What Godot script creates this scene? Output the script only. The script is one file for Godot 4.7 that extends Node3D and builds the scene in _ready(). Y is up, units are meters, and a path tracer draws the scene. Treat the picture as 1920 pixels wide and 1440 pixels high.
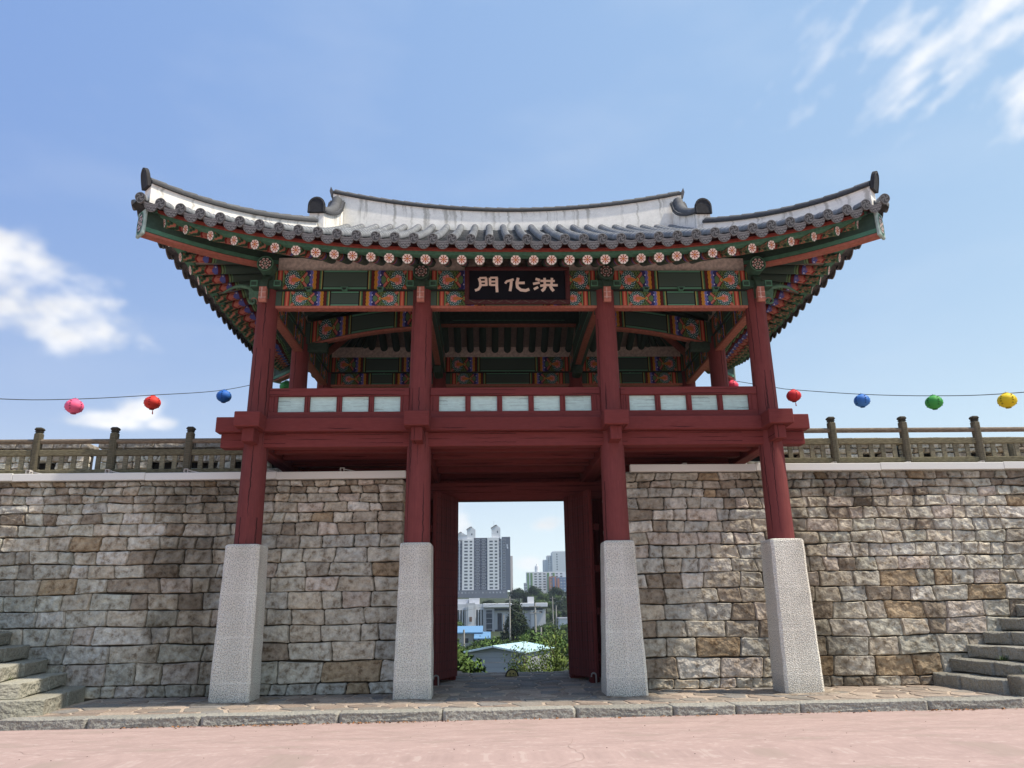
extends Node3D

# ---------------------------------------------------------------- mesh building
class MB:
	var v := PackedVector3Array()
	var n := PackedVector3Array()
	var u := PackedVector2Array()
	var c := PackedColorArray()
	var col := Color(1, 1, 1)
	func tri(a: Vector3, b: Vector3, d: Vector3, na: Vector3, nb: Vector3, nd: Vector3, ua := Vector2(), ub := Vector2(), ud := Vector2()) -> void:
		if (d - a).cross(b - a).dot(na + nb + nd) < 0.0:
			v.append(a); v.append(d); v.append(b)
			n.append(na); n.append(nd); n.append(nb)
			u.append(ua); u.append(ud); u.append(ub)
		else:
			v.append(a); v.append(b); v.append(d)
			n.append(na); n.append(nb); n.append(nd)
			u.append(ua); u.append(ub); u.append(ud)
		c.append(col); c.append(col); c.append(col)
	func tric(a: Vector3, b: Vector3, d: Vector3, na: Vector3, nb: Vector3, nd: Vector3, ca: Color, cb: Color, cd: Color) -> void:
		if (d - a).cross(b - a).dot(na + nb + nd) < 0.0:
			v.append(a); v.append(d); v.append(b)
			n.append(na); n.append(nd); n.append(nb)
			c.append(ca); c.append(cd); c.append(cb)
		else:
			v.append(a); v.append(b); v.append(d)
			n.append(na); n.append(nb); n.append(nd)
			c.append(ca); c.append(cb); c.append(cd)
		u.append(Vector2()); u.append(Vector2()); u.append(Vector2())
	func quad(a: Vector3, b: Vector3, d: Vector3, e: Vector3, nn: Vector3, ua := Vector2(0, 0), ub := Vector2(1, 0), ud := Vector2(1, 1), ue := Vector2(0, 1)) -> void:
		tri(a, b, d, nn, nn, nn, ua, ub, ud)
		tri(a, d, e, nn, nn, nn, ua, ud, ue)
	func quads(a: Vector3, b: Vector3, d: Vector3, e: Vector3, na: Vector3, nb: Vector3, nd: Vector3, ne: Vector3, ua := Vector2(0, 0), ub := Vector2(1, 0), ud := Vector2(1, 1), ue := Vector2(0, 1)) -> void:
		tri(a, b, d, na, nb, nd, ua, ub, ud)
		tri(a, d, e, na, nd, ne, ua, ud, ue)
	# chamfered box; texture u runs along the longer side of each face, in metres
	func box(t: Transform3D, s: Vector3, bev := 0.0) -> void:
		var h := s * 0.5
		var q := Vector3(h.x - bev, h.y - bev, h.z - bev)
		for k in 3:
			var i := (k + 1) % 3
			var j := (k + 2) % 3
			if s[j] > s[i]:
				var sw := i
				i = j
				j = sw
			for sg in [-1.0, 1.0]:
				var nn := Vector3()
				nn[k] = sg
				var p := []
				var uv := []
				for m in [[-1, -1], [1, -1], [1, 1], [-1, 1]]:
					var a := Vector3()
					a[k] = sg * h[k]
					a[i] = m[0] * q[i]
					a[j] = m[1] * q[j]
					p.append(t * a)
					uv.append(Vector2(a[i] + t.origin.x * 0.37, a[j] + t.origin.y * 0.73 + t.origin.z * 0.41))
				quad(p[0], p[1], p[2], p[3], (t.basis * nn).normalized(), uv[0], uv[1], uv[2], uv[3])
		if bev <= 0.0:
			return
		for k in 3:
			var i := (k + 1) % 3
			var j := (k + 2) % 3
			for si in [-1.0, 1.0]:
				for sj in [-1.0, 1.0]:
					var nn := Vector3()
					nn[i] = si
					nn[j] = sj
					var p := []
					for m in [[0, -1], [0, 1], [1, 1], [1, -1]]:
						var a := Vector3()
						a[k] = m[1] * q[k]
						a[i] = si * (h[i] if m[0] == 0 else q[i])
						a[j] = sj * (q[j] if m[0] == 0 else h[j])
						p.append(t * a)
					quad(p[0], p[1], p[2], p[3], (t.basis * nn).normalized(), Vector2(0, 0), Vector2(s[k], 0), Vector2(s[k], 0.02), Vector2(0, 0.02))
		for sx in [-1.0, 1.0]:
			for sy in [-1.0, 1.0]:
				for sz in [-1.0, 1.0]:
					var nn: Vector3 = (t.basis * Vector3(sx, sy, sz)).normalized()
					tri(t * Vector3(sx * h.x, sy * q.y, sz * q.z), t * Vector3(sx * q.x, sy * h.y, sz * q.z), t * Vector3(sx * q.x, sy * q.y, sz * h.z), nn, nn, nn)
	func bx(x0: float, x1: float, y0: float, y1: float, z0: float, z1: float, bev := 0.0) -> void:
		box(Transform3D(Basis(), Vector3((x0 + x1) / 2, (y0 + y1) / 2, (z0 + z1) / 2)), Vector3(absf(x1 - x0), absf(y1 - y0), absf(z1 - z0)), bev)
	# round bar through points; u around, v = length from the first point
	func tube(p: Array, r: Array, sides := 10, cap0 := true, cap1 := true, arc0 := 0.0, arc1 := TAU, up := Vector3.UP) -> void:
		var rings := []
		var dist := 0.0
		for i in p.size():
			var d: Vector3 = (p[mini(i + 1, p.size() - 1)] - p[maxi(i - 1, 0)]).normalized()
			var ref := up if absf(d.dot(up)) < 0.98 else Vector3.RIGHT
			var x := ref.cross(d).normalized()
			var y := d.cross(x)
			if i > 0:
				dist += (p[i] - p[i - 1]).length()
			var ring := []
			for k in sides + 1:
				var a := lerpf(arc0, arc1, float(k) / sides)
				var nn := x * cos(a) + y * sin(a)
				ring.append([p[i] + nn * r[i], nn, Vector2(float(k) / sides, dist)])
			rings.append(ring)
		for i in p.size() - 1:
			for k in sides:
				var a: Array = rings[i][k]
				var b: Array = rings[i][k + 1]
				var d: Array = rings[i + 1][k + 1]
				var e: Array = rings[i + 1][k]
				quads(a[0], b[0], d[0], e[0], a[1], b[1], d[1], e[1], a[2], b[2], d[2], e[2])
		for q in [[cap0, 0, 1], [cap1, p.size() - 1, p.size() - 2]]:
			if q[0]:
				var nn: Vector3 = (p[q[1]] - p[q[2]]).normalized()
				for k in sides:
					tri(p[q[1]], rings[q[1]][k][0], rings[q[1]][k + 1][0], nn, nn, nn)
	# profile of (radius, height) turned about the y axis of t
	func lathe(t: Transform3D, pr: Array, sides := 16, ribs := 0, ribd := 0.0) -> void:
		for i in pr.size() - 1:
			var a: Vector2 = pr[i]
			var b: Vector2 = pr[i + 1]
			var na := _pn(pr, i)
			var nb := _pn(pr, i + 1)
			for k in sides:
				var a0 := TAU * k / sides
				var a1 := TAU * (k + 1) / sides
				var r0 := 1.0
				var r1 := 1.0
				if ribs > 0:
					r0 -= ribd * (1.0 if k % (sides / ribs) == 0 else 0.0)
					r1 -= ribd * (1.0 if (k + 1) % (sides / ribs) == 0 else 0.0)
				var c0 := Vector3(cos(a0), 0, sin(a0))
				var c1 := Vector3(cos(a1), 0, sin(a1))
				quads(t * (c0 * a.x * r0 + Vector3.UP * a.y), t * (c1 * a.x * r1 + Vector3.UP * a.y), t * (c1 * b.x * r1 + Vector3.UP * b.y), t * (c0 * b.x * r0 + Vector3.UP * b.y),
					(t.basis * (c0 * na.x + Vector3.UP * na.y)).normalized(), (t.basis * (c1 * na.x + Vector3.UP * na.y)).normalized(), (t.basis * (c1 * nb.x + Vector3.UP * nb.y)).normalized(), (t.basis * (c0 * nb.x + Vector3.UP * nb.y)).normalized(),
					Vector2(float(k) / sides, a.y), Vector2(float(k + 1) / sides, a.y), Vector2(float(k + 1) / sides, b.y), Vector2(float(k) / sides, b.y))
	func _pn(pr: Array, i: int) -> Vector2:
		var d: Vector2 = pr[mini(i + 1, pr.size() - 1)] - pr[maxi(i - 1, 0)]
		return Vector2(-d.y, d.x).normalized() * (-1.0 if true else 1.0) if d.length() > 1e-6 else Vector2(1, 0)
	# a flat section (x sideways, y up) carried along points
	func sweep(p: Array, lat: Array, sec: Array, closed := true, caps := true, ups := []) -> void:
		var dist := 0.0
		var rings := []
		for i in p.size():
			if i > 0:
				dist += (p[i] - p[i - 1]).length()
			var ring := []
			var per := 0.0
			var yk: float = ups[i] if ups.size() else 1.0
			for k in sec.size() + (1 if closed else 0):
				var s: Vector2 = sec[k % sec.size()]
				if k > 0:
					per += (s - sec[k - 1]).length()
				ring.append([p[i] + lat[i] * s.x + Vector3.UP * s.y * yk, Vector2(dist, per)])
			rings.append(ring)
		var cen := Vector2()
		for s in sec:
			cen += s / sec.size()
		for i in p.size() - 1:
			var m: int = rings[i].size()
			for k in m - 1:
				var a: Vector3 = rings[i][k][0]
				var b: Vector3 = rings[i][k + 1][0]
				var d: Vector3 = rings[i + 1][k + 1][0]
				var e: Vector3 = rings[i + 1][k][0]
				var nn := (b - a).cross(e - a)
				if nn.length() < 1e-9:
					nn = (d - b).cross(e - b)
				nn = nn.normalized()
				var mid: Vector2 = (sec[k % sec.size()] + sec[(k + 1) % sec.size()]) * 0.5 - cen
				if nn.dot(lat[i] * mid.x + Vector3.UP * mid.y) < 0.0:
					nn = -nn
				quad(a, b, d, e, nn, rings[i][k][1], rings[i][k + 1][1], rings[i + 1][k + 1][1], rings[i + 1][k][1])
		if caps and closed:
			var pg := PackedVector2Array(sec)
			var ix := Geometry2D.triangulate_polygon(pg)
			for w in [[0, 1], [p.size() - 1, p.size() - 2]]:
				var nn: Vector3 = (p[w[0]] - p[w[1]]).normalized()
				for k in range(0, ix.size(), 3):
					var f: Array = rings[w[0]]
					tri(f[ix[k]][0], f[ix[k + 1]][0], f[ix[k + 2]][0], nn, nn, nn, pg[ix[k]], pg[ix[k + 1]], pg[ix[k + 2]])
	# polygon with thickness: front at +d, back at 0 along z of t
	func prism(t: Transform3D, pg: PackedVector2Array, d: float, back := true) -> void:
		var ix := Geometry2D.triangulate_polygon(pg)
		var nz := (t.basis * Vector3(0, 0, 1)).normalized()
		for k in range(0, ix.size(), 3):
			var a := pg[ix[k]]
			var b := pg[ix[k + 1]]
			var e := pg[ix[k + 2]]
			tri(t * Vector3(a.x, a.y, d), t * Vector3(b.x, b.y, d), t * Vector3(e.x, e.y, d), nz, nz, nz, a, b, e)
			if back:
				tri(t * Vector3(a.x, a.y, 0), t * Vector3(b.x, b.y, 0), t * Vector3(e.x, e.y, 0), -nz, -nz, -nz, a, b, e)
		var cw := Geometry2D.is_polygon_clockwise(pg)
		for k in pg.size():
			var a := pg[k]
			var b := pg[(k + 1) % pg.size()]
			var o := Vector2(b.y - a.y, a.x - b.x).normalized() * (-1.0 if cw else 1.0)
			quad(t * Vector3(a.x, a.y, 0), t * Vector3(b.x, b.y, 0), t * Vector3(b.x, b.y, d), t * Vector3(a.x, a.y, d), (t.basis * Vector3(o.x, o.y, 0)).normalized())
	func mesh() -> ArrayMesh:
		var arr := []
		arr.resize(Mesh.ARRAY_MAX)
		arr[Mesh.ARRAY_VERTEX] = v
		arr[Mesh.ARRAY_NORMAL] = n
		arr[Mesh.ARRAY_TEX_UV] = u
		arr[Mesh.ARRAY_COLOR] = c
		var m := ArrayMesh.new()
		m.add_surface_from_arrays(Mesh.PRIMITIVE_TRIANGLES, arr)
		return m

const SUN := Vector3(0.48, 0.86, 0.12)
var rng := RandomNumberGenerator.new()
var used := {}
var M := {}
var nz := FastNoiseLite.new()

func number(parent: Node, base: String) -> String:
	var key := str(parent.get_instance_id()) + base
	var k: int = used.get(key, 0)
	used[key] = k + 1
	return base if k == 0 else "%s_%03d" % [base, k]

func put(mb: MB, called: String, m: Material, parent: Node = self) -> MeshInstance3D:
	return inst(mb.mesh(), called, m, parent)

func inst(mesh: Mesh, called: String, m: Material, parent: Node = self, t := Transform3D()) -> MeshInstance3D:
	var o := MeshInstance3D.new()
	o.name = number(parent, called)
	o.mesh = mesh
	o.material_override = m
	o.transform = t
	parent.add_child(o, true)
	return o

func tag(o: Node, label := "", category := "", group := "", kind := "") -> Node:
	if label: o.set_meta("label", label)
	if category: o.set_meta("category", category)
	if group: o.set_meta("group", group)
	if kind: o.set_meta("kind", kind)
	return o

func thing(called: String, label: String, category: String, at := Vector3(), group := "", kind := "") -> Node3D:
	var o := Node3D.new()
	o.name = number(self, called)
	o.position = at
	add_child(o, true)
	tag(o, label, category, group, kind)
	return o

func T(o: Vector3, b := Basis()) -> Transform3D:
	return Transform3D(b, o)

func L(r: float, g: float, b: float) -> Color:
	return Color(r, g, b)

func vary(c: Color, k: float) -> Color:
	var f := 1.0 + rng.randf_range(-k, k)
	return Color(c.r * f, c.g * f, c.b * f)

# ---------------------------------------------------------------- textures
func noise_tex(freq: float, oct: int, lo: float, hi: float, sd: int, kind := FastNoiseLite.TYPE_SIMPLEX_SMOOTH, size := 512, stretch := 1) -> NoiseTexture2D:
	var f := FastNoiseLite.new()
	f.noise_type = kind
	f.frequency = freq
	f.fractal_type = FastNoiseLite.FRACTAL_FBM
	f.fractal_octaves = oct
	f.seed = sd
	var t := NoiseTexture2D.new()
	t.width = size
	t.height = size / stretch
	t.seamless = true
	t.noise = f
	var r := Gradient.new()
	r.set_color(0, Color(lo, lo, lo))
	r.set_color(1, Color(hi, hi, hi))
	t.color_ramp = r
	return t

func ramp(t: NoiseTexture2D, stops: Array) -> NoiseTexture2D:
	var g := Gradient.new()
	var of := PackedFloat32Array()
	var cs := PackedColorArray()
	for q in stops:
		of.append(q[0])
		cs.append(q[1])
	g.offsets = of
	g.colors = cs
	t.color_ramp = g
	return t

func picture(w: int, h: int, f: Callable) -> ImageTexture:
	var b := PackedByteArray()
	b.resize(w * h * 3)
	var k := 0
	for y in h:
		for x in w:
			var q: Color = f.call(x, y)
			q = q.linear_to_srgb()
			b[k] = int(clampf(q.r, 0, 1) * 255.0)
			b[k + 1] = int(clampf(q.g, 0, 1) * 255.0)
			b[k + 2] = int(clampf(q.b, 0, 1) * 255.0)
			k += 3
	return ImageTexture.create_from_image(Image.create_from_data(w, h, false, Image.FORMAT_RGB8, b))

func mat(called: String, rough := 0.8, tex: Texture2D = null, sc := Vector3.ONE, tri := 0, relief: Texture2D = null, rs := 0.0, repeat := true) -> StandardMaterial3D:
	var m := StandardMaterial3D.new()
	m.resource_name = called
	m.vertex_color_use_as_albedo = true
	m.roughness = rough
	m.metallic_specular = 0.35
	m.albedo_texture = tex
	m.uv1_scale = sc
	m.uv1_triplanar = tri > 0
	m.uv1_world_triplanar = tri > 1
	m.texture_repeat = repeat
	if relief:
		m.heightmap_enabled = true
		m.heightmap_texture = relief
		m.heightmap_scale = rs
	M[called] = m
	return m

var G0 := L(0.050, 0.082, 0.064)   # dark green ground of the painted timber
var G1 := L(0.10, 0.26, 0.17)      # light green borders
var SALMON := L(0.44, 0.155, 0.11)
var RED := L(0.180, 0.043, 0.040)

func wav(y: float, k: float, a: float) -> float:
	return a * absf(sin(y * PI * k))

func girder_px(px: int, py: int) -> Color:
	var x := px / 512.0 * 1.3
	var y := (py + 0.5) / 192.0 * 2.0 - 1.0
	var blk := L(0.008, 0.009, 0.008)
	if x < 0.125: return G0 * 1.25
	if x < 0.142: return blk
	if x < 0.160: return L(0.22, 0.20, 0.06)
	if x < 0.185: return L(0.07, 0.15, 0.06)
	if x < 0.198: return blk
	if x < 0.300:
		var s := absf(x - 0.249)
		return L(0.62, 0.30, 0.16) if s < 0.006 else (L(0.50, 0.10, 0.06) if s < 0.036 else L(0.28, 0.035, 0.03))
	if x < 0.310: return blk
	if x < 0.335: return L(0.20, 0.28, 0.11)
	var e := 0.90 + wav(y, 2.0, 0.03) - 0.10 * absf(y)
	if x < e:
		# lotus in a ring of scrolls, between chevrons
		var dx := (x - 0.53) / 0.185
		var dy := y * 0.9
		var r := sqrt(dx * dx + dy * dy)
		var a := atan2(dy, dx)
		if r < 0.42 + 0.10 * absf(cos(a * 2.5)):
			var pet := absf(sin(a * 3.5 + r * 3.0))
			if dx > -0.1 and absf(dy) < 0.20: return L(0.55, 0.20, 0.06)
			return L(0.62, 0.20, 0.18) if pet > 0.35 else (L(0.75, 0.52, 0.47) if r > 0.25 else L(0.32, 0.03, 0.03))
		if dx > 0.2 and absf(dy) < 0.34 * (1.15 - dx): return L(0.58, 0.24, 0.06)
		if r < 0.92:
			var d := sin(a * 14.0) * sin(r * 22.0)
			if d > 0.55: return L(0.62, 0.70, 0.66)
			return L(0.045, 0.16, 0.16) if d > -0.3 else L(0.012, 0.04, 0.045)
		if absf(dx) < 0.14: return L(0.10, 0.14, 0.38)
		# left arms
		var la := absf(absf(y) - (1.0 - (x - 0.335) / 0.14 * 0.65))
		if x < 0.47 and la < 0.30: return L(0.50, 0.17, 0.11) if la < 0.18 else L(0.25, 0.02, 0.02)
		# right arms
		var ra := absf(y) - (x - 0.70) / 0.17
		if x > 0.68:
			if ra < 0.0:
				var rr := Vector2((x - 0.72) / 0.11, y / 0.55).length()
				if rr < 0.35: return L(0.12, 0.30, 0.10)
				if rr < 0.55: return L(0.42, 0.38, 0.12)
				if rr < 0.72: return L(0.30, 0.04, 0.03)
				if ra < -0.46: return L(0.10, 0.19, 0.08)
				if ra < -0.38: return blk
				return SALMON
			if ra < 0.10: return L(0.25, 0.02, 0.02)
			if ra < 0.16: return blk
		var s2 := sin(x * 90.0 + y * 5.0) * sin(y * 11.0)
		return L(0.11, 0.17, 0.055) if s2 > -0.2 else L(0.02, 0.05, 0.03)
	var xx := x - wav(y, 2.0, 0.03) * (1.0 - (x - 0.9) / 0.3)
	if xx < 0.965:
		if Vector2((x - 0.925) / 0.014, (absf(y) - 0.5) / 0.07).length() < 1.0: return L(0.7, 0.72, 0.8)
		return L(0.11, 0.14, 0.42) if xx > 0.905 else L(0.03, 0.03, 0.12)
	if xx < 0.985: return L(0.45, 0.25, 0.24)
	if xx < 1.055: return L(0.46, 0.22, 0.03)
	if xx < 1.063: return blk
	if xx < 1.125: return L(0.10, 0.014, 0.014)
	if xx < 1.135: return blk
	if xx < 1.165: return L(0.05, 0.12, 0.06)
	if xx < 1.185: return L(0.16, 0.30, 0.12)
	if xx < 1.200: return L(0.40, 0.30, 0.08)
	if x < 1.232: return blk
	if absf(y) > 0.80: return G1
	if absf(y) > 0.74: return blk
	return G0 * 1.1

func rafter_px(px: int, py: int) -> Color:
	# px runs round the rafter, py from its outer end inwards (0.9 m)
	var d := py / 128.0 * 0.9
	var a := px / 128.0 * TAU * 3.0
	var w := sin(a)
	if d < 0.03: return L(0.06, 0.15, 0.09)
	if d < 0.30 + 0.03 * w:
		var s := nz.get_noise_2d(px * 2.6, py * 3.2) * 1.5 + 0.5 * sin(a + d * 22.0)
		if s > 0.45: return SALMON
		return L(0.02, 0.045, 0.03) if s < -0.25 else L(0.085, 0.15, 0.07)
	if d < 0.345 + 0.03 * w: return L(0.20, 0.02, 0.02)
	if d < 0.47 + 0.03 * w:
		return SALMON if absf(w) > 0.25 or d < 0.40 else L(0.20, 0.02, 0.02)
	if d < 0.575:
		if Vector2(fmod(a + 0.6, TAU) - PI, (d - 0.53) * 40.0).length() < 0.75: return L(0.6, 0.62, 0.7)
		return L(0.09, 0.11, 0.36)
	if d < 0.64: return L(0.10, 0.014, 0.014)
	if d < 0.66: return L(0.01, 0.01, 0.01)
	if d < 0.70: return L(0.15, 0.24, 0.10)
	if d < 0.715: return L(0.01, 0.01, 0.01)
	if d < 0.75: return L(0.10, 0.20, 0.10)
	return G0 * 1.05

func flower_px(px: int, py: int) -> Color:
	var p := Vector2(px - 63.5, py - 63.5) / 63.5
	var r := p.length()
	var a := atan2(p.y, p.x)
	var k := absf(cos(a * 4.0))
	if r < 0.2: return L(0.55, 0.20, 0.03)
	if k > 0.72 - 0.3 * (0.7 - r) and r < 0.68: return L(0.36, 0.06, 0.03) if k > 0.86 else L(0.5, 0.12, 0.06)
	if r > 0.86 + 0.10 * absf(sin(a * 4.0)): return L(0.05, 0.12, 0.07)
	if absf(sin(a * 4.0)) < 0.28 and r > 0.74 and r < 0.86: return L(0.04, 0.09, 0.08)
	return L(0.80, 0.72, 0.66)

func flower2_px(px: int, py: int) -> Color:
	var p := Vector2(px - 63.5, py - 63.5) / 63.5
	var r := p.length()
	var a := atan2(p.y, p.x)
	if r > 0.86: return L(0.09, 0.22, 0.14)
	if r > 0.78: return L(0.02, 0.04, 0.03)
	var k := absf(sin(a * 4.0))
	if r < 0.16: return L(0.5, 0.35, 0.3)
	if k > 0.45 and absf(r - 0.5) < 0.25 * k: return L(0.66, 0.60, 0.55) if absf(r - 0.52) > 0.07 else L(0.25, 0.05, 0.05)
	return L(0.03, 0.07, 0.05)

func end_tile_px(px: int, py: int) -> Color:
	var p := Vector2(px - 63.5, py - 63.5) / 63.5
	var r := p.length()
	var a := atan2(p.y, p.x)
	var g := 0.19
	if r > 0.72 and r < 0.82: g = 0.06
	elif r < 0.70 and r > 0.18:
		g = 0.20 if sin(a * 4.0 + r * 7.0) > 0.0 else 0.06
	g *= 1.0 + 0.2 * nz.get_noise_2d(px * 3.0, py * 3.0)
	return L(g, g, g * 0.97)

func drip_px(px: int, py: int) -> Color:
	var x := (px - 63.5) / 63.5
	var y := py / 63.0
	var r := Vector2(x, 1.6 - y * 0.9).length()
	var g := 0.23
	if absf(sin(r * 11.0)) < 0.3: g = 0.07
	elif y > 0.4 and sin(x * 15.0) * sin(y * 13.0) > 0.2: g = 0.085
	g *= 1.0 + 0.25 * nz.get_noise_2d(px * 3.0, py * 3.0 + 200.0)
	return L(g, g, g * 0.98)

func wood_px(px: int, py: int, cr: Array, base: Color) -> Color:
	var g := 1.0 + 0.16 * nz.get_noise_2d(px * 0.5, py * 9.0) + 0.10 * nz.get_noise_2d(px * 0.12 + 300.0, py * 2.2) + 0.10 * nz.get_noise_2d(px * 1.1 + 900.0, py * 1.1)
	for q in cr:
		if px > q[0] and px < q[1]:
			var yy: float = q[2] + 5.0 * nz.get_noise_2d(px * 1.3, q[2] * 7.0) + 1.5 * nz.get_noise_2d(px * 7.0, q[2])
			var w: float = q[3] * sin(PI * (px - q[0]) / (q[1] - q[0]))
			var dd := absf(py - yy)
			if dd < w: g *= 0.22
			elif dd < w + 1.2: g *= 0.68
	return base * g

func plaster_px(px: int, py: int) -> Color:
	# rain streaks run down from the top edge (py = 0)
	var y := py / 127.0
	var sway := 5.0 * nz.get_noise_2d(py * 1.6, px * 0.05)
	var s := nz.get_noise_2d((px + sway) * 1.5, 11.0) * 0.75 + nz.get_noise_2d((px + sway) * 5.0, 55.0) * 0.35
	var reach := clampf(0.55 + 1.5 * nz.get_noise_2d(px * 1.1, 400.0), 0.1, 1.3)
	var st := clampf((s - 0.04) * 3.2, 0.0, 1.0) * clampf((reach - y) * 2.0, 0.0, 1.0)
	var g := 0.90 + 0.08 * nz.get_noise_2d(px * 1.4, py * 1.4) + 0.06 * nz.get_noise_2d(px * 5.0, py * 5.0)
	var low := clampf((y - 0.7) * 1.5, 0.0, 0.3) * (0.6 + nz.get_noise_2d(px * 2.5, 900.0))
	var c := L(g, g * 0.975, g * 0.90)
	return c.lerp(L(0.30, 0.285, 0.235), clampf(st * 0.62 + low, 0.0, 0.8))

func ground_px(px: int, py: int) -> Color:
	var x := px / 1024.0 * TAU
	var y := py / 1024.0 * TAU
	# seamless: noise on a torus
	var a := Vector3(cos(x) * 60.0, sin(x) * 60.0, cos(y) * 150.0)
	var n1 := nz.get_noise_3d(a.x, a.y, a.z + sin(y) * 130.0)
	var n2 := nz.get_noise_3d(a.x * 4.0 + 31.0, a.y * 4.0, a.z * 5.0 + sin(y) * 600.0)
	var n3 := nz.get_noise_3d(a.x * 14.0, a.y * 14.0, a.z * 9.0 + sin(y) * 1100.0)
	var k := 1.0 + 0.13 * n1 + 0.10 * n2 + 0.08 * n3
	var c := L(0.385, 0.285, 0.258) * k
	if n2 + n3 * 0.6 > 0.36: c = c.lerp(L(0.48, 0.41, 0.37), clampf((n2 + n3 * 0.6 - 0.36) * 2.0, 0.0, 0.35))
	if n1 < -0.25: c = c.lerp(L(0.33, 0.265, 0.225), clampf((-n1 - 0.25) * 2.0, 0.0, 0.5))
	return c

func make_materials() -> void:
	nz.noise_type = FastNoiseLite.TYPE_SIMPLEX_SMOOTH
	nz.frequency = 0.02
	nz.fractal_octaves = 3
	var gran := noise_tex(0.05, 5, 0.74, 1.0, 3)
	var gran_h := noise_tex(0.018, 5, 0.0, 1.0, 4)
	var fine := noise_tex(0.11, 3, 0.0, 1.0, 5)
	var blotch := noise_tex(0.010, 7, 0.0, 1.0, 33, FastNoiseLite.TYPE_SIMPLEX_SMOOTH, 1024)
	blotch.noise.fractal_gain = 0.66
	ramp(blotch, [[0.0, Color(0.50, 0.455, 0.41)], [0.20, Color(0.64, 0.60, 0.56)], [0.32, Color(0.80, 0.78, 0.76)], [0.46, Color(0.87, 0.86, 0.85)], [0.62, Color(0.95, 0.945, 0.935)], [0.8, Color(1, 1, 1)]])
	mat("stone", 0.95, blotch, Vector3.ONE * 0.42, 2, gran_h, 5.0)
	mat("step", 0.95, gran, Vector3.ONE * 0.9, 2, gran_h, 4.0)
	var speck := ramp(noise_tex(0.055, 3, 0.70, 1.0, 8), [[0.0, Color(0.66, 0.66, 0.66)], [0.36, Color(0.83, 0.83, 0.83)], [0.44, Color(0.96, 0.96, 0.96)], [0.56, Color(1, 1, 1)], [1.0, Color(1, 1, 1)]])
	var pits := noise_tex(0.05, 3, 0.0, 1.0, 9)
	mat("granite", 0.95, speck, Vector3.ONE * 1.2, 2, pits, 4.5)
	mat("paving", 0.85, gran, Vector3.ONE * 0.7, 2, fine, 0.6)
	mat("tile", 0.75, noise_tex(0.03, 4, 0.74, 1.0, 12), Vector3.ONE * 0.8, 2, fine, 0.25)
	mat("plain", 0.7)
	mat("matt", 0.95)
	mat("metal", 0.45)
	mat("lantern", 0.6).backlight = Color(0.5, 0.5, 0.5)
	mat("wood", 0.9, noise_tex(0.02, 4, 0.6, 1.0, 14), Vector3(0.6, 4.0, 0.6), 2, fine, 0.4)
	mat("painted", 0.6, noise_tex(0.015, 4, 0.78, 1.0, 15), Vector3.ONE * 1.2, 2)
	mat("foliage", 0.75).backlight = Color(0.25, 0.35, 0.12)
	var cr := []
	rng.seed = 5
	for k in 15:
		var x := rng.randf_range(-60, 400)
		cr.append([x, x + rng.randf_range(90, 420), rng.randf_range(8, 504), rng.randf_range(1.2, 3.4)])
	var wood := picture(512, 512, func(x, y): return wood_px(x, y, cr, RED))
	mat("red_beam", 0.78, wood, Vector3(0.4, 1.1, 1))
	M.red_beam.metallic_specular = 0.22
	var wood2 := picture(512, 512, func(x, y): return wood_px(y, x, cr, RED))
	mat("red_column", 0.78, wood2, Vector3(1, 0.27, 1))
	var cr2 := []
	for k in 9:
		var x := rng.randf_range(-20, 200)
		cr2.append([x, x + rng.randf_range(60, 200), rng.randf_range(4, 250), rng.randf_range(0.3, 0.8)])
	mat("panel", 0.7, picture(256, 256, func(x, y): return wood_px(x, y, cr2, L(0.56, 0.73, 0.67))), Vector3(1.1, 2.0, 1))
	mat("girder", 0.65, picture(512, 192, girder_px), Vector3.ONE, 0, null, 0.0, false)
	mat("rafter", 0.65, picture(128, 128, rafter_px), Vector3(1, 1.0 / 0.9, 1), 0, null, 0.0, false)
	mat("flower", 0.6, picture(128, 128, flower_px), Vector3.ONE, 0, null, 0.0, false)
	mat("flower_green", 0.6, picture(128, 128, flower2_px), Vector3.ONE, 0, null, 0.0, false)
	mat("end_tile", 0.75, picture(128, 128, end_tile_px), Vector3.ONE, 0, null, 0.0, false)
	mat("drip_tile", 0.75, picture(128, 64, drip_px), Vector3.ONE, 0, null, 0.0, false)
	mat("plaster", 0.9, picture(1024, 128, plaster_px), Vector3(0.11, 1, 1))
	mat("ground", 0.92, picture(1024, 1024, ground_px), Vector3.ONE * 0.11, 2, fine, 0.25)
	mat("terrain", 0.95, noise_tex(0.03, 4, 0.5, 1.0, 21), Vector3.ONE * 0.02, 2)
	var gl := mat("window_glass", 0.12)
	gl.metallic_specular = 0.6

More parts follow.
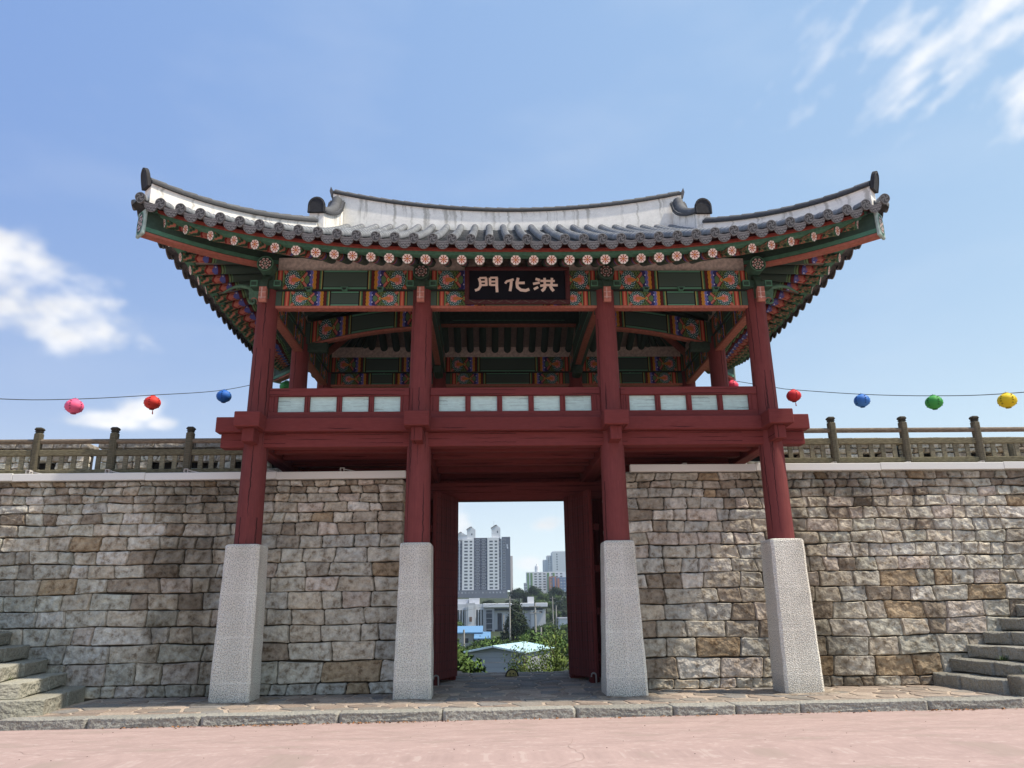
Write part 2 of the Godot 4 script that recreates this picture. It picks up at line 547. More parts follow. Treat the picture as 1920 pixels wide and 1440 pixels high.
# ---------------------------------------------------------------- sky
func sky_image() -> ImageTexture:
	var w := 2048
	var h := 1024
	var im := Image.create(w, h, false, Image.FORMAT_RGBF)
	var f := FastNoiseLite.new()
	f.noise_type = FastNoiseLite.TYPE_SIMPLEX_SMOOTH
	f.frequency = 1.0
	f.fractal_octaves = 6
	f.fractal_gain = 0.55
	f.seed = 77
	# patches of cloud: azimuth, elevation, half width, half height (degrees), strength
	var spots := [[-30.2, 18.6, 6.8, 2.9, 1.0], [-34.0, 22.0, 5.0, 2.8, 0.85], [-36, 19.2, 7, 4.0, 1.0], [-27.6, 12.5, 3.6, 0.9, 0.85], [-25.2, 13.4, 1.9, 1.1, 0.85], [-23.4, 12.6, 1.8, 0.7, 0.7], [-20.5, 13.4, 2.0, 1.1, 0.6], [41.0, 35.2, 6.0, 4.2, 1.0, 1], [35.2, 32.3, 4.2, 2.0, 0.95, 1], [40.8, 29.4, 3.0, 2.6, 1.0, 1], [33, 36.6, 7.5, 4.6, 0.6, 1], [26.5, 34.0, 4.6, 2.5, 0.4, 1], [37.5, 39.5, 6.0, 3.0, 0.8, 1], [37, 34, 8.0, 6.0, 0.7, 1], [4.6, 6.2, 2.1, 0.95, 1.0], [-2.2, 6.0, 1.6, 1.5, 0.85], [3.2, 3.2, 2.0, 0.9, 0.75], [0.5, 4.4, 2.0, 0.8, 0.5],
		[-75, 14, 16, 6, 0.9], [80, 16, 18, 6, 0.8], [120, 11, 20, 5, 0.9], [-130, 13, 22, 6, 0.9], [175, 10, 18, 5, 0.9], [60, 24, 10, 4, 0.6], [-100, 30, 14, 5, 0.5], [150, 32, 16, 5, 0.5], [-60, 24, 10, 5, 0.7], [60, 40, 12, 6, 0.7]]  # out of view: cloud added here to brighten the shaded front
	var sund := SUN.normalized()
	for y in h:
		var el := (0.5 - (y + 0.5) / h) * PI
		var se := sin(el)
		var ce := cos(el)
		var t := pow(1.0 - clampf(se, 0.0, 1.0), 6.0)
		var base := L(0.205, 0.340, 0.675).lerp(L(0.93, 1.02, 1.0), pow(1.0 - clampf(se, 0.0, 1.0), 5.4))
		var eld := rad_to_deg(el)
		for x in w:
			if el < -0.02:
				im.set_pixel(x, y, L(0.50, 0.52, 0.52))
				continue
			var u := (x + 0.5) / w
			var az := (u if u < 0.5 else u - 1.0) * TAU
			var sa := sin(az)
			var d := Vector3(sa * ce, se, -cos(az) * ce)
			# paler towards the sun's side; out-of-view sun glow strengthened to brighten shaded surfaces
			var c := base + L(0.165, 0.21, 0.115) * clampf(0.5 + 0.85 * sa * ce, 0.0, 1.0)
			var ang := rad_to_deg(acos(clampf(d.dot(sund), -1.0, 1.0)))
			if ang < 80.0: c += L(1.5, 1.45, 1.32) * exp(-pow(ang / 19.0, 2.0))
			if eld < 56.0:
				var azd := rad_to_deg(az)
				var den := 0.0
				var wisp := false
				for s in spots:
					var dx: float = azd - s[0]
					if absf(dx) > s[2] * 1.5: continue
					var dy: float = eld - s[1]
					if absf(dy) > s[3] * 1.5: continue
					var q: float = 1.0 - Vector2(dx / s[2], dy / s[3] * (0.75 if dy > 0.0 else 1.25)).length()
					den = maxf(den, s[4] * clampf(q + 0.35, 0.0, 1.0))
					if s.size() > 5: wisp = true
				var thin := maxf(0.0, f.get_noise_3d(d.x * 2.4, d.y * 7.0, d.z * 2.4)) * 0.13
				if den > 0.0 and wisp:
					var n1 := f.get_noise_3d(d.x * 7.0 + d.y * 9.0, d.y * 24.0 - d.x * 15.0, d.z * 5.0)
					var n2 := f.get_noise_3d(d.x * 16.0, d.y * 22.0, d.z * 16.0 + 9.0)
					var k := clampf((den - 0.45 + n1 * 1.1 + n2 * 0.55) * 1.15, 0.0, 1.0) * minf(1.0, den * 1.3)
					c = c.lerp(L(0.98, 0.985, 1.0), k * 0.85)
				elif den > 0.0:
					var nn := f.get_noise_3d(d.x * 9.0, d.y * 15.0, d.z * 9.0)
					var n4 := f.get_noise_3d(d.x * 3.5 + 4.0, d.y * 6.0, d.z * 3.5)
					var k := clampf((den - 0.47 + nn * 0.75 + n4 * 0.5) * 1.55, 0.0, 1.0)
					k = k * k * (3.0 - 2.0 * k) * minf(1.0, den * 1.6)
					var lit := 0.94 + 0.25 * f.get_noise_3d(d.x * 9.0 + 0.05, d.y * 15.0 + 0.2, d.z * 9.0)
					c = c.lerp(L(1.0, 1.0, 1.01) * lit, k * 0.92)
				c = c.lerp(L(0.86, 0.90, 0.95), thin)
			im.set_pixel(x, y, c)
	return ImageTexture.create_from_image(im)

func _ready() -> void:
	# camera
	var cam := Camera3D.new()
	cam.name = "camera"
	var ya := 0.0322
	var pi_ := 0.2910
	var ro := -0.0135
	var ex := Vector3(cos(ya), 0, sin(ya))
	var ez := Vector3(-sin(ya), 0, cos(ya))
	var ey := Vector3.UP * cos(pi_) + ez * sin(pi_)
	var ew := -Vector3.UP * sin(pi_) + ez * cos(pi_)
	cam.transform = Transform3D(Basis(ex * cos(ro) + ey * sin(ro), -ex * sin(ro) + ey * cos(ro), ew), Vector3(-0.5861, 1.62, 16.1418))
	cam.fov = rad_to_deg(2.0 * atan(720.0 / 1424.263))
	cam.near = 0.1
	cam.far = 4000.0
	add_child(cam)
	cam.current = true
	# sky
	var we := WorldEnvironment.new()
	we.name = "world_environment"
	var env := Environment.new()
	env.background_mode = Environment.BG_SKY
	var sky := Sky.new()
	var sm := PanoramaSkyMaterial.new()
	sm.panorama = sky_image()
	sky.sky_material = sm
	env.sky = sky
	env.background_energy_multiplier = 1.0
	env.tonemap_mode = Environment.TONE_MAPPER_LINEAR
	env.tonemap_exposure = 1.1
	env.sdfgi_enabled = true
	env.ssao_enabled = true
	env.ssil_enabled = true
	env.fog_enabled = true
	env.fog_density = 0.0002
	env.fog_light_color = Color(0.86, 0.92, 1.0)
	we.environment = env
	add_child(we)
	# sun: high on the right, grazing the front
	var sun := DirectionalLight3D.new()
	sun.name = "sun"
	sun.light_energy = 1.6
	sun.light_color = Color(1.0, 0.95, 0.88)
	sun.light_angular_distance = 1.5
	sun.shadow_enabled = true
	add_child(sun)
	sun.look_at_from_position(Vector3(), -SUN, Vector3.FORWARD)
	make_materials()
	rng.seed = 20
	build_ground()
	build_walls()
	build_gate()
	build_roof()
	build_signs()
	build_stairs()
	build_fences()
	build_battlements()
	build_lanterns()
	build_city()

# ---------------------------------------------------------------- stones
func clip(pg: PackedVector2Array, p: Vector2, nrm: Vector2) -> PackedVector2Array:
	var out := PackedVector2Array()
	for i in pg.size():
		var a := pg[i]
		var b := pg[(i + 1) % pg.size()]
		var da := (a - p).dot(nrm)
		var db := (b - p).dot(nrm)
		if da <= 0.0: out.append(a)
		if (da < 0.0 and db > 0.0) or (da > 0.0 and db < 0.0):
			out.append(a.lerp(b, da / (da - db)))
	return out

func stain(p: Vector3) -> float:
	# old rain marks on the wall faces: 1 clean, lower darker
	var ax := absf(p.x)
	var k := 1.0
	var streak := nz.get_noise_2d(p.x * 90.0, p.y * 9.0) * 0.5 + nz.get_noise_2d(p.x * 26.0 + 70.0, p.y * 6.0) * 0.6
	var zone := clampf((ax - 5.6) * 1.5, 0.0, 1.0) * clampf((8.2 - ax + nz.get_noise_2d(p.y * 40.0, p.x) * 0.8) * 1.3, 0.0, 1.0)
	k -= zone * clampf(0.40 + streak * 0.8, 0.0, 0.62)
	k -= clampf((p.y - 3.9) * 0.6 + streak * 0.5, 0.0, 0.35) * (1.0 if ax > 5.4 else 0.35)
	k -= clampf(streak - 0.18, 0.0, 0.3) * (0.5 if ax < 5.4 else 0.9)
	return clampf(k, 0.42, 1.0)

# a rough block: outline pg (x, y of t), its face bulging towards +z of t
func stone(mb: MB, t: Transform3D, pg: PackedVector2Array, depth: float, bulge: float, base: Color, corner: float, mids: bool, rough: float, stained: bool, inset := 0.013) -> void:
	var cen := Vector2()
	for p in pg: cen += p / pg.size()
	var o := []
	for i in pg.size():
		var p := pg[i]
		var a := pg[(i - 1 + pg.size()) % pg.size()]
		var b := pg[(i + 1) % pg.size()]
		var la := (a - p).length()
		var lb := (b - p).length()
		var r := minf(corner * rng.randf_range(0.6, 1.4), minf(la, lb) * 0.35)
		var da := (a - p).normalized()
		var db := (b - p).normalized()
		o.append(p + da * r)
		o.append(p + (da + db) * r * 0.30)
		o.append(p + db * r)
		if mids:
			for f in ([0.33, 0.67] if lb > 0.5 else [0.5]):
				var m := p.lerp(b, f)
				o.append(m + (cen - m).normalized() * rng.randf_range(-0.2, 1.0) * rough)
	var N := o.size()
	var seedv := rng.randf() * 500.0
	var rings := []
	var size := 0.0
	for p in o: size = maxf(size, (p - cen).length())
	var tiltx := rng.randf_range(-0.5, 0.5) * rough * 2.0
	var tilty := rng.randf_range(-0.5, 0.5) * rough * 2.0
	for k in 6:
		var ring := []
		for i in N:
			var p: Vector2 = o[i]
			var d := (p - cen).length()
			var z := -depth
			if k == 1: z = -0.015
			elif k == 2 or k == 3:
				var ins := inset * (1.0 if k == 2 else 2.1)
				p = p.lerp(cen, minf(ins / maxf(d, 0.01), 0.45))
				z = bulge * (0.62 if k == 2 else 0.9) + rough * (0.5 if k == 2 else 0.9) * nz.get_noise_2d(p.x * 190.0 + seedv, p.y * 190.0)
			elif k == 4:
				p = p.lerp(cen, 0.42)
				z = bulge + rough * 1.7 * nz.get_noise_2d(p.x * 150.0 + seedv, p.y * 150.0)
			elif k == 5:
				p = p.lerp(cen, 0.72)
				z = bulge + rough * 1.8 * nz.get_noise_2d(p.x * 150.0 + seedv, p.y * 150.0)
			if k >= 2: z += (p.x - cen.x) / maxf(size, 0.05) * tiltx + (p.y - cen.y) / maxf(size, 0.05) * tilty
			ring.append(Vector3(p.x, p.y, z))
		rings.append(ring)
	var top := Vector3(cen.x, cen.y, bulge + rough * 1.5 * nz.get_noise_2d(cen.x * 120.0 + seedv, cen.y * 120.0))
	# smooth normals, by position
	var nr := []
	for k in 6:
		var row := []
		for i in N:
			var im := (i - 1 + N) % N
			var ip := (i + 1) % N
			var along: Vector3 = rings[k][ip] - rings[k][im]
			var up: Vector3
			if k <= 1: up = Vector3(cen.x - o[i].x, cen.y - o[i].y, 0).normalized() * (0.5 if k == 1 else 0.0) + Vector3(0, 0, 1)
			elif k == 5: up = top - rings[4][i]
			elif k == 2: up = rings[2][i] - rings[1][i]
			elif k == 3: up = rings[4][i] - rings[3][i]
			else: up = rings[k + 1][i] - rings[k - 1][i]
			var nn := along.cross(up).normalized()
			var outw := Vector3(o[i].x - cen.x, o[i].y - cen.y, size * (0.0 if k == 0 else 1.5))
			if nn.dot(outw) < 0.0: nn = -nn
			row.append((t.basis * nn).normalized())
		nr.append(row)
	var tn := (t.basis * Vector3(0, 0, 1)).normalized()
	var cl := []
	for k in 6:
		var row := []
		for i in N:
			var w: Vector3 = t * rings[k][i]
			var f := 1.0 + 0.16 * nz.get_noise_2d(w.x * 130.0 + seedv, w.y * 130.0 + w.z * 90.0)
			if stained: f *= stain(w)
			row.append(Color(base.r * f, base.g * pow(f, 1.04), base.b * pow(f, 1.12)))
		cl.append(row)
	for k in 5:
		for i in N:
			var ip := (i + 1) % N
			mb.tric(t * rings[k][i], t * rings[k][ip], t * rings[k + 1][ip], nr[k][i], nr[k][ip], nr[k + 1][ip], cl[k][i], cl[k][ip], cl[k + 1][ip])
			mb.tric(t * rings[k][i], t * rings[k + 1][ip], t * rings[k + 1][i], nr[k][i], nr[k + 1][ip], nr[k + 1][i], cl[k][i], cl[k + 1][ip], cl[k + 1][i])
	var wt := t * top
	var ct := base * (stain(wt) if stained else 1.0)
	for i in N:
		var ip := (i + 1) % N
		mb.tric(t * rings[5][i], t * rings[5][ip], wt, nr[5][i], nr[5][ip], tn, cl[5][i], cl[5][ip], ct)

var tones := [L(0.66, 0.62, 0.515), L(0.69, 0.62, 0.495), L(0.63, 0.61, 0.505), L(0.70, 0.615, 0.52), L(0.41, 0.345, 0.265), L(0.50, 0.385, 0.25), L(0.78, 0.735, 0.64), L(0.61, 0.595, 0.525), L(0.50, 0.45, 0.365)]
func stone_tone(x: float) -> Color:
	var r := rng.randf()
	var k := 0
	if r < 0.24: k = 0
	elif r < 0.42: k = 1
	elif r < 0.55: k = 2
	elif r < 0.61: k = 3
	elif r < 0.74: k = 4
	elif r < 0.785: k = 5
	elif r < 0.88: k = 6
	elif r < 0.94: k = 7
	else: k = 8
	if absf(x) < 5.4 and k == 2: k = 7
	return vary(tones[k], 0.12)

# courses of stones on the x-y plane of t, from x0 to x1; heights from the bottom up
func courses(t: Transform3D, x0: float, x1: float, y0: float, heights: Array, wk: float, holes := [], depth := 0.30) -> Array:
	var out := []
	var y := y0
	for r in heights.size():
		var h: float = heights[r]
		var x := x0
		var first := true
		while x < x1 - 0.02:
			var w := h * rng.randf_range(1.0, 2.7) * wk
			w = clampf(w, 0.27 * wk, 0.92)
			if rng.randf() < 0.08: w *= 1.35
			if x + w > x1 - 0.28 * wk: w = x1 - x
			var s0 := 0.0 if first else rng.randf_range(-0.032, 0.032)
			out.append([x, x + w, y, y + h, s0, r])
			x += w
			first = false
		y += h
	var res := []
	for i in out.size():
		var q: Array = out[i]
		var skip := false
		for hh in holes:
			if q[1] > hh[0] and q[0] < hh[1] and (q[2] + q[3]) / 2 > hh[2] and (q[2] + q[3]) / 2 < hh[3]: skip = true
		if skip: continue
		var nxt := 0.0
		if i + 1 < out.size() and out[i + 1][5] == q[5]: nxt = out[i + 1][4]
		res.append([q, nxt])
	return res

func wob(x: float, y: float, r: float) -> float:
	return 0.05 * nz.get_noise_2d(x * 28.0 + r * 170.0, y * 3.0) + 0.02 * nz.get_noise_2d(x * 90.0 + r * 90.0, 7.0)

func lay(parent: Node, t: Transform3D, list: Array, base_y: float, top_y: float, most: int, stained: bool, gap := 0.005, bul := 0.026, rough := 0.019, corner := 0.04) -> void:
	var cents := []
	for q in list: cents.append(absf((t * Vector3((q[0][0] + q[0][1]) / 2, 0, 0)).x))
	var order := range(list.size())
	order.sort_custom(func(a, b): return cents[a] < cents[b])
	var rest := MB.new()
	for k in order.size():
		var q: Array = list[order[k]][0]
		var nx: float = list[order[k]][1]
		var r: int = q[5]
		var yb0: float = q[2] + (wob(q[0], q[2], r) if q[2] > base_y + 0.01 else 0.0)
		var yb1: float = q[2] + (wob(q[1], q[2], r) if q[2] > base_y + 0.01 else 0.0)
		var yt0: float = q[3] + (wob(q[0], q[3], r + 1) if q[3] < top_y - 0.01 else 0.0)
		var yt1: float = q[3] + (wob(q[1], q[3], r + 1) if q[3] < top_y - 0.01 else 0.0)
		var pg := PackedVector2Array([Vector2(q[0] - q[4] + gap, yb0 + gap), Vector2(q[1] - nx - gap, yb1 + gap), Vector2(q[1] + nx - gap, yt1 - gap), Vector2(q[0] + q[4] + gap, yt0 - gap)])
		var wx := (t * Vector3(q[0], 0, 0)).x
		var mb := MB.new() if k < most else rest
		stone(mb, t, pg, 0.28, rng.randf_range(0.3, 1.0) * bul, stone_tone(wx), corner, true, rough, stained)
		if k < most: put(mb, "stone", M.stone, parent)
	if list.size() > most:
		tag(put(rest, "stone_course", M.stone, parent), "", "", "", "stuff")

# ---------------------------------------------------------------- ground
func kerb_z(x: float) -> float:
	return 2.02 - 0.032 * x

func terrain_y(x: float, z: float) -> float:
	var d := -z
	var pts := [[5.0, -0.15], [6.3, -0.15], [8.0, -0.9], [12.0, -2.6], [20.0, -4.6], [60.0, -5.2], [200.0, -4.6], [260.0, -3.5], [330.0, 5.0], [420.0, 9.0], [600.0, 9.5], [760.0, 20.0], [1600.0, 24.0]]
	var y := 24.0
	for i in pts.size() - 1:
		if d < pts[i + 1][0]:
			y = lerpf(pts[i][1], pts[i + 1][1], clampf((d - pts[i][0]) / (pts[i + 1][0] - pts[i][0]), 0, 1))
			break
	if d > 40.0: y += 0.8 * nz.get_noise_2d(x * 0.6, z * 0.6)
	return y

func build_ground() -> void:
	var g := MB.new()
	g.col = Color(1, 1, 1)
	g.quad(Vector3(-400, -0.15, 700), Vector3(400, -0.15, 700), Vector3(400, -0.15, -0.6), Vector3(-400, -0.15, -0.6), Vector3.UP)
	var gr := put(g, "ground", M.ground)
	tag(gr, "pink concrete plaza in front of the stone platform", "ground", "", "structure")
	# hairline cracks across the plaza
	for q in [[Vector2(-4.6, 3.2), 0.9, 1.6], [Vector2(0.6, 4.2), 1.9, 2.2], [Vector2(3.0, 3.0), -0.5, 1.2], [Vector2(-7.2, 4.4), 0.2, 1.5], [Vector2(6.0, 3.9), 2.4, 1.7]]:
		var cm := MB.new()
		cm.col = L(0.33, 0.245, 0.215)
		var at: Vector2 = q[0]
		var dir: float = q[1]
		for k in 14:
			dir += rng.randf_range(-0.5, 0.5)
			var nx: Vector2 = at + Vector2(cos(dir), sin(dir)) * q[2] / 14.0
			var sd := Vector2(-sin(dir), cos(dir)) * 0.003
			cm.quad(Vector3(at.x - sd.x, -0.146, at.y - sd.y), Vector3(at.x + sd.x, -0.146, at.y + sd.y), Vector3(nx.x + sd.x, -0.146, nx.y + sd.y), Vector3(nx.x - sd.x, -0.146, nx.y - sd.y), Vector3.UP)
			at = nx
		put(cm, "crack", M.matt, gr)
	var te := MB.new()
	te.col = L(0.060, 0.085, 0.032)
	var zs := [-5.0, -6.4, -8, -10, -13, -17, -22, -30, -45, -60, -90, -130, -200, -260, -300, -330, -370, -420, -500, -600, -680, -760, -1000, -1600]
	var xs := []
	for i in 29: xs.append((i - 14) * absf(i - 14.0) * 4.0)
	for i in zs.size() - 1:
		for j in xs.size() - 1:
			var p := []
			for q in [[j, i], [j + 1, i], [j + 1, i + 1], [j, i + 1]]:
				p.append(Vector3(xs[q[0]], terrain_y(xs[q[0]], zs[q[1]]), zs[q[1]]))
			var nn: Vector3 = (p[1] - p[0]).cross(p[3] - p[0]).normalized()
			te.quad(p[0], p[1], p[2], p[3], nn if nn.y > 0 else -nn)
	tag(put(te, "terrain", M.terrain), "grassy slope and low land behind the gate rising to a hill", "terrain", "", "structure")
	# platform of crazy paving behind a kerb
	var pf := thing("platform", "low stone platform paved with irregular flagstones under the gate", "platform", Vector3(), "", "structure")
	var bed := MB.new()
	bed.col = L(0.62, 0.51, 0.40)
	var prev := Vector3()
	for i in 21:
		var x := -8.75 + i * 0.97
		var p := Vector3(x, -0.008, kerb_z(x) - 0.3)
		if i > 0:
			bed.quad(prev, p, Vector3(p.x, -0.008, -1.2), Vector3(prev.x, -0.008, -1.2), Vector3.UP)
		prev = p
	bed.quad(Vector3(-2.7, -0.008, -1.2), Vector3(2.7, -0.008, -1.2), Vector3(2.7, -0.008, -6.45), Vector3(-2.7, -0.008, -6.45), Vector3.UP)
	bed.quad(Vector3(-2.7, -0.008, -6.45), Vector3(2.7, -0.008, -6.45), Vector3(2.7, -0.5, -6.45), Vector3(-2.7, -0.5, -6.45), Vector3.FORWARD)
	put(bed, "mortar_bed", M.paving, pf)
	# kerb
	var kx := [-8.72, -7.28, -5.44, -3.15, -1.40, 0.90, 2.60, 3.72, 4.88, 7.20, 9.0, 10.6]
	for i in kx.size() - 1:
		var a := Vector3(kx[i], 0, kerb_z(kx[i]))
		var b := Vector3(kx[i + 1], 0, kerb_z(kx[i + 1]))
		var l := (b - a).length()
		var xa := (b - a).normalized()
		var mb := MB.new()
		var pg := PackedVector2Array([Vector2(0.006, -0.17), Vector2(l - 0.006, -0.17), Vector2(l - 0.006, 0.012), Vector2(0.006, 0.012)])
		stone(mb, Transform3D(Basis(xa, Vector3.UP, xa.cross(Vector3.UP)), a), pg, 0.36, 0.03, vary(L(0.42, 0.41, 0.36), 0.1), 0.035, true, 0.014, false, 0.03)
		put(mb, "kerb_stone", M.step, pf)
	# flagstones: cells between scattered sites
	var sites := []
	rng.seed = 41
	for gx in 36:
		for gz in 6:
			var x := -8.5 + gx * 0.52 + rng.randf_range(-0.2, 0.2) + (0.26 if gz % 2 else 0.0)
			var z := 1.55 - gz * 0.47 + rng.randf_range(-0.18, 0.18) - 0.02 * x
			sites.append([Vector2(x, z), true])
	for gx in 10:
		for gz in 11:
			sites.append([Vector2(-2.35 + gx * 0.52 + rng.randf_range(-0.2, 0.2), -1.25 - gz * 0.5 + rng.randf_range(-0.18, 0.18)), false])
	var made := 0
	var rest := MB.new()
	for s in sites:
		var p: Vector2 = s[0]
		var pg := PackedVector2Array([p + Vector2(-1, -1), p + Vector2(1, -1), p + Vector2(1, 1), p + Vector2(-1, 1)])
		for q in sites:
			var d: Vector2 = q[0] - p
			var l := d.length()
			if l < 0.01 or l > 1.6: continue
			pg = clip(pg, p + d * 0.5 - d / l * rng.randf_range(0.014, 0.036), d / l)
		# edges of the paved area
		var kn := Vector2(0.032, 1).normalized()
		pg = clip(pg, Vector2(0, kerb_z(0) - 0.34), kn)
		if p.y > -1.0: pg = clip(pg, Vector2(-8.5, 0), Vector2(-1, 0))
		if absf(p.x) > 2.5 or p.y > -1.0:
			if absf(p.x) > 2.5: pg = clip(pg, Vector2(0, -1.02), Vector2(0, -1))
		if p.y < -1.02:
			pg = clip(pg, Vector2(2.5, 0), Vector2(1, 0))
			pg = clip(pg, Vector2(-2.5, 0), Vector2(-1, 0))
			pg = clip(pg, Vector2(0, -6.43), Vector2(0, -1))
		if pg.size() < 3: continue
		var area := 0.0
		for i in pg.size(): area += pg[i].cross(pg[(i + 1) % pg.size()]) * 0.5
		if absf(area) < 0.012: continue
		var fl := PackedVector2Array()
		for q in pg: fl.append(Vector2(q.x, -q.y))
		var tone: Color = [L(0.33, 0.30, 0.26), L(0.40, 0.34, 0.28), L(0.29, 0.275, 0.255), L(0.47, 0.385, 0.31), L(0.36, 0.29, 0.235)][rng.randi() % 5]
		var mb := MB.new() if made < 300 else rest
		stone(mb, Transform3D(Basis(Vector3.RIGHT, Vector3.FORWARD, Vector3.UP), Vector3(0, 0, 0)), fl, 0.02, 0.006, vary(tone, 0.15), 0.05, false, 0.004, false, 0.012)
		if made < 300: put(mb, "flagstone", M.paving, pf)
		made += 1
	if made > 300: tag(put(rest, "flagstone_field", M.paving, pf), "", "", "", "stuff")
	# dry leaves and grit caught along the kerb
	var lf := MB.new()
	for i in 420:
		var x := rng.randf_range(-7.0, 8.8)
		if rng.randf() < 0.5: x = [-5.0, -4.2, 7.9, -2.6][rng.randi() % 4] + rng.randfn(0, 0.35)
		var z := kerb_z(x) + 0.05 + absf(rng.randfn(0, 0.07))
		var s := rng.randf_range(0.010, 0.030)
		lf.col = [L(0.30, 0.13, 0.05), L(0.22, 0.12, 0.06), L(0.12, 0.08, 0.05)][rng.randi() % 3]
		var b := Basis.from_euler(Vector3(rng.randf_range(-0.5, 0.5), rng.randf() * TAU, rng.randf_range(-0.5, 0.5)))
		lf.quad(Vector3(x, -0.140, z) + b * Vector3(-s, 0, -s * 0.5), Vector3(x, -0.140, z) + b * Vector3(s, 0, -s * 0.4), Vector3(x, -0.136, z) + b * Vector3(s, 0.004, s * 0.5), Vector3(x, -0.138, z) + b * Vector3(-s, 0.004, s * 0.4), b.y)
	for i in 130:
		var x := rng.randf_range(-9, 9)
		var z := rng.randf_range(2.3, 7.5)
		var s := rng.randf_range(0.002, 0.007)
		lf.col = L(0.10, 0.08, 0.065)
		lf.box(T(Vector3(x, -0.15 + s * 0.5, z), Basis(Vector3.UP, rng.randf() * TAU)), Vector3(s * 2, s, s * 1.4))
	tag(put(lf, "dry_leaves", M.matt), "brown leaf litter and grit along the foot of the kerb", "leaves", "", "stuff")

# ---------------------------------------------------------------- walls
func build_walls() -> void:
	var hs := [0.24, 0.44, 0.37, 0.36, 0.34, 0.35, 0.32, 0.31, 0.30, 0.29, 0.27, 0.24, 0.22, 0.19, 0.17, 0.14]
	var tot := 0.0
	for h in hs: tot += h
	for i in hs.size(): hs[i] *= 4.52 / tot
	for sd in [-1.0, 1.0]:
		rng.seed = 100 if sd < 0 else 177
		var w := thing("stone_wall", "grey fitted stone rampart wall left of the gate passage" if sd < 0 else "brownish fitted stone rampart wall right of the gate passage", "wall")
		var core := MB.new()
		core.col = L(0.06, 0.052, 0.042)
		core.bx(sd * 2.58, sd * 17.0, -0.3, 4.50 if sd < 0 else 4.60, -5.5, -1.10)
		put(core, "wall_core", M.matt, w)
		var walk := MB.new()
		walk.col = L(0.36, 0.33, 0.28)
		walk.bx(sd * 2.56, sd * 17.0, 4.505 if sd < 0 else 4.605, 4.56 if sd < 0 else 4.66, -5.4, -1.06, 0.01)
		put(walk, "walkway", M.paving, w)
		var t := Transform3D(Basis(), Vector3(0, 0, -1.0))
		var hs2 := hs.duplicate()
		if sd > 0: hs2 = [0.20, 0.42, 0.40, 0.35, 0.37, 0.33, 0.32, 0.31, 0.29, 0.28, 0.27, 0.26, 0.24, 0.21, 0.19, 0.18]
		var sum2 := 0.0
		for h in hs2: sum2 += h
		for i in hs2.size(): hs2[i] *= (4.52 if sd < 0 else 4.62) / sum2
		var li := courses(t, 2.5, 17.0, 0.0, hs2, 1.0) if sd > 0 else courses(t, -17.0, -2.5, 0.0, hs2, 1.0)
		lay(w, t, li, 0.0, 4.52 if sd < 0 else 4.62, 300, true)
		# passage side
		var ts := Transform3D(Basis(Vector3(0, 0, -1), Vector3.UP, Vector3(1, 0, 0)) if sd < 0 else Basis(Vector3(0, 0, 1), Vector3.UP, Vector3(-1, 0, 0)), Vector3(sd * 2.5, 0, -1.28 if sd < 0 else -5.4))
		var lp := courses(ts, 0.0, 4.12, 0.0, [0.6, 0.6, 0.55, 0.55, 0.5, 0.45, 0.45, 0.42, 0.40], 1.1)
		var side := MB.new()
		for q in lp:
			var e: Array = q[0]
			stone(side, ts, PackedVector2Array([Vector2(e[0] + 0.007, e[2] + 0.007), Vector2(e[1] - 0.007, e[2] + 0.007), Vector2(e[1] - 0.007, e[3] - 0.007), Vector2(e[0] + 0.007, e[3] - 0.007)]), 0.2, 0.03, stone_tone(2.0), 0.04, false, 0.015, false)
		tag(put(side, "passage_facing", M.stone, w), "", "", "", "stuff")
		# white cable duct along the top edge
		var du := thing("cable_duct", "long white metal cable duct on the top edge of the %s wall" % ("left" if sd < 0 else "right"), "duct")
		var mb := MB.new()
		mb.col = L(0.74, 0.73, 0.68)
		var x0 := -2.46 if sd < 0 else 2.63
		var seg := 2.9
		var x := x0
		while absf(x) < 16.5:
			mb.box(T(Vector3(x + sd * seg / 2, 4.665 + 0.05 * sd, -0.965), Basis(Vector3.BACK, -0.004 * sd)), Vector3(seg - 0.006, 0.165, 0.12), 0.008)
			x += sd * seg
		put(mb, "duct", M.plain, du)
		for k in 6:
			var bx: float = sd * (3.9 + k * 1.74)
			var br := MB.new()
			br.col = L(0.60, 0.58, 0.54)
			var by := 0.055 if sd < 0 else 0.10
			br.bx(bx - 0.045, bx - 0.035, 4.65 + by, 4.72 + by, -1.06, -0.93)
			br.bx(bx + 0.035, bx + 0.045, 4.65 + by, 4.72 + by, -1.06, -0.93)
			br.bx(bx - 0.045, bx + 0.045, 4.72 + by, 4.73 + by, -1.06, -0.93)
			br.box(T(Vector3(bx - sd * 0.17, 4.67 + by, -0.98), Basis(Vector3.BACK, 0.2 * sd)), Vector3(0.25, 0.012, 0.07))
			put(br, "bracket", M.plain, du)

# ---------------------------------------------------------------- gatehouse
var gate: Node3D
var CX := [-5.58, -2.09, 2.09, 5.58]
var CZ := [0.0, -3.1, -6.2]

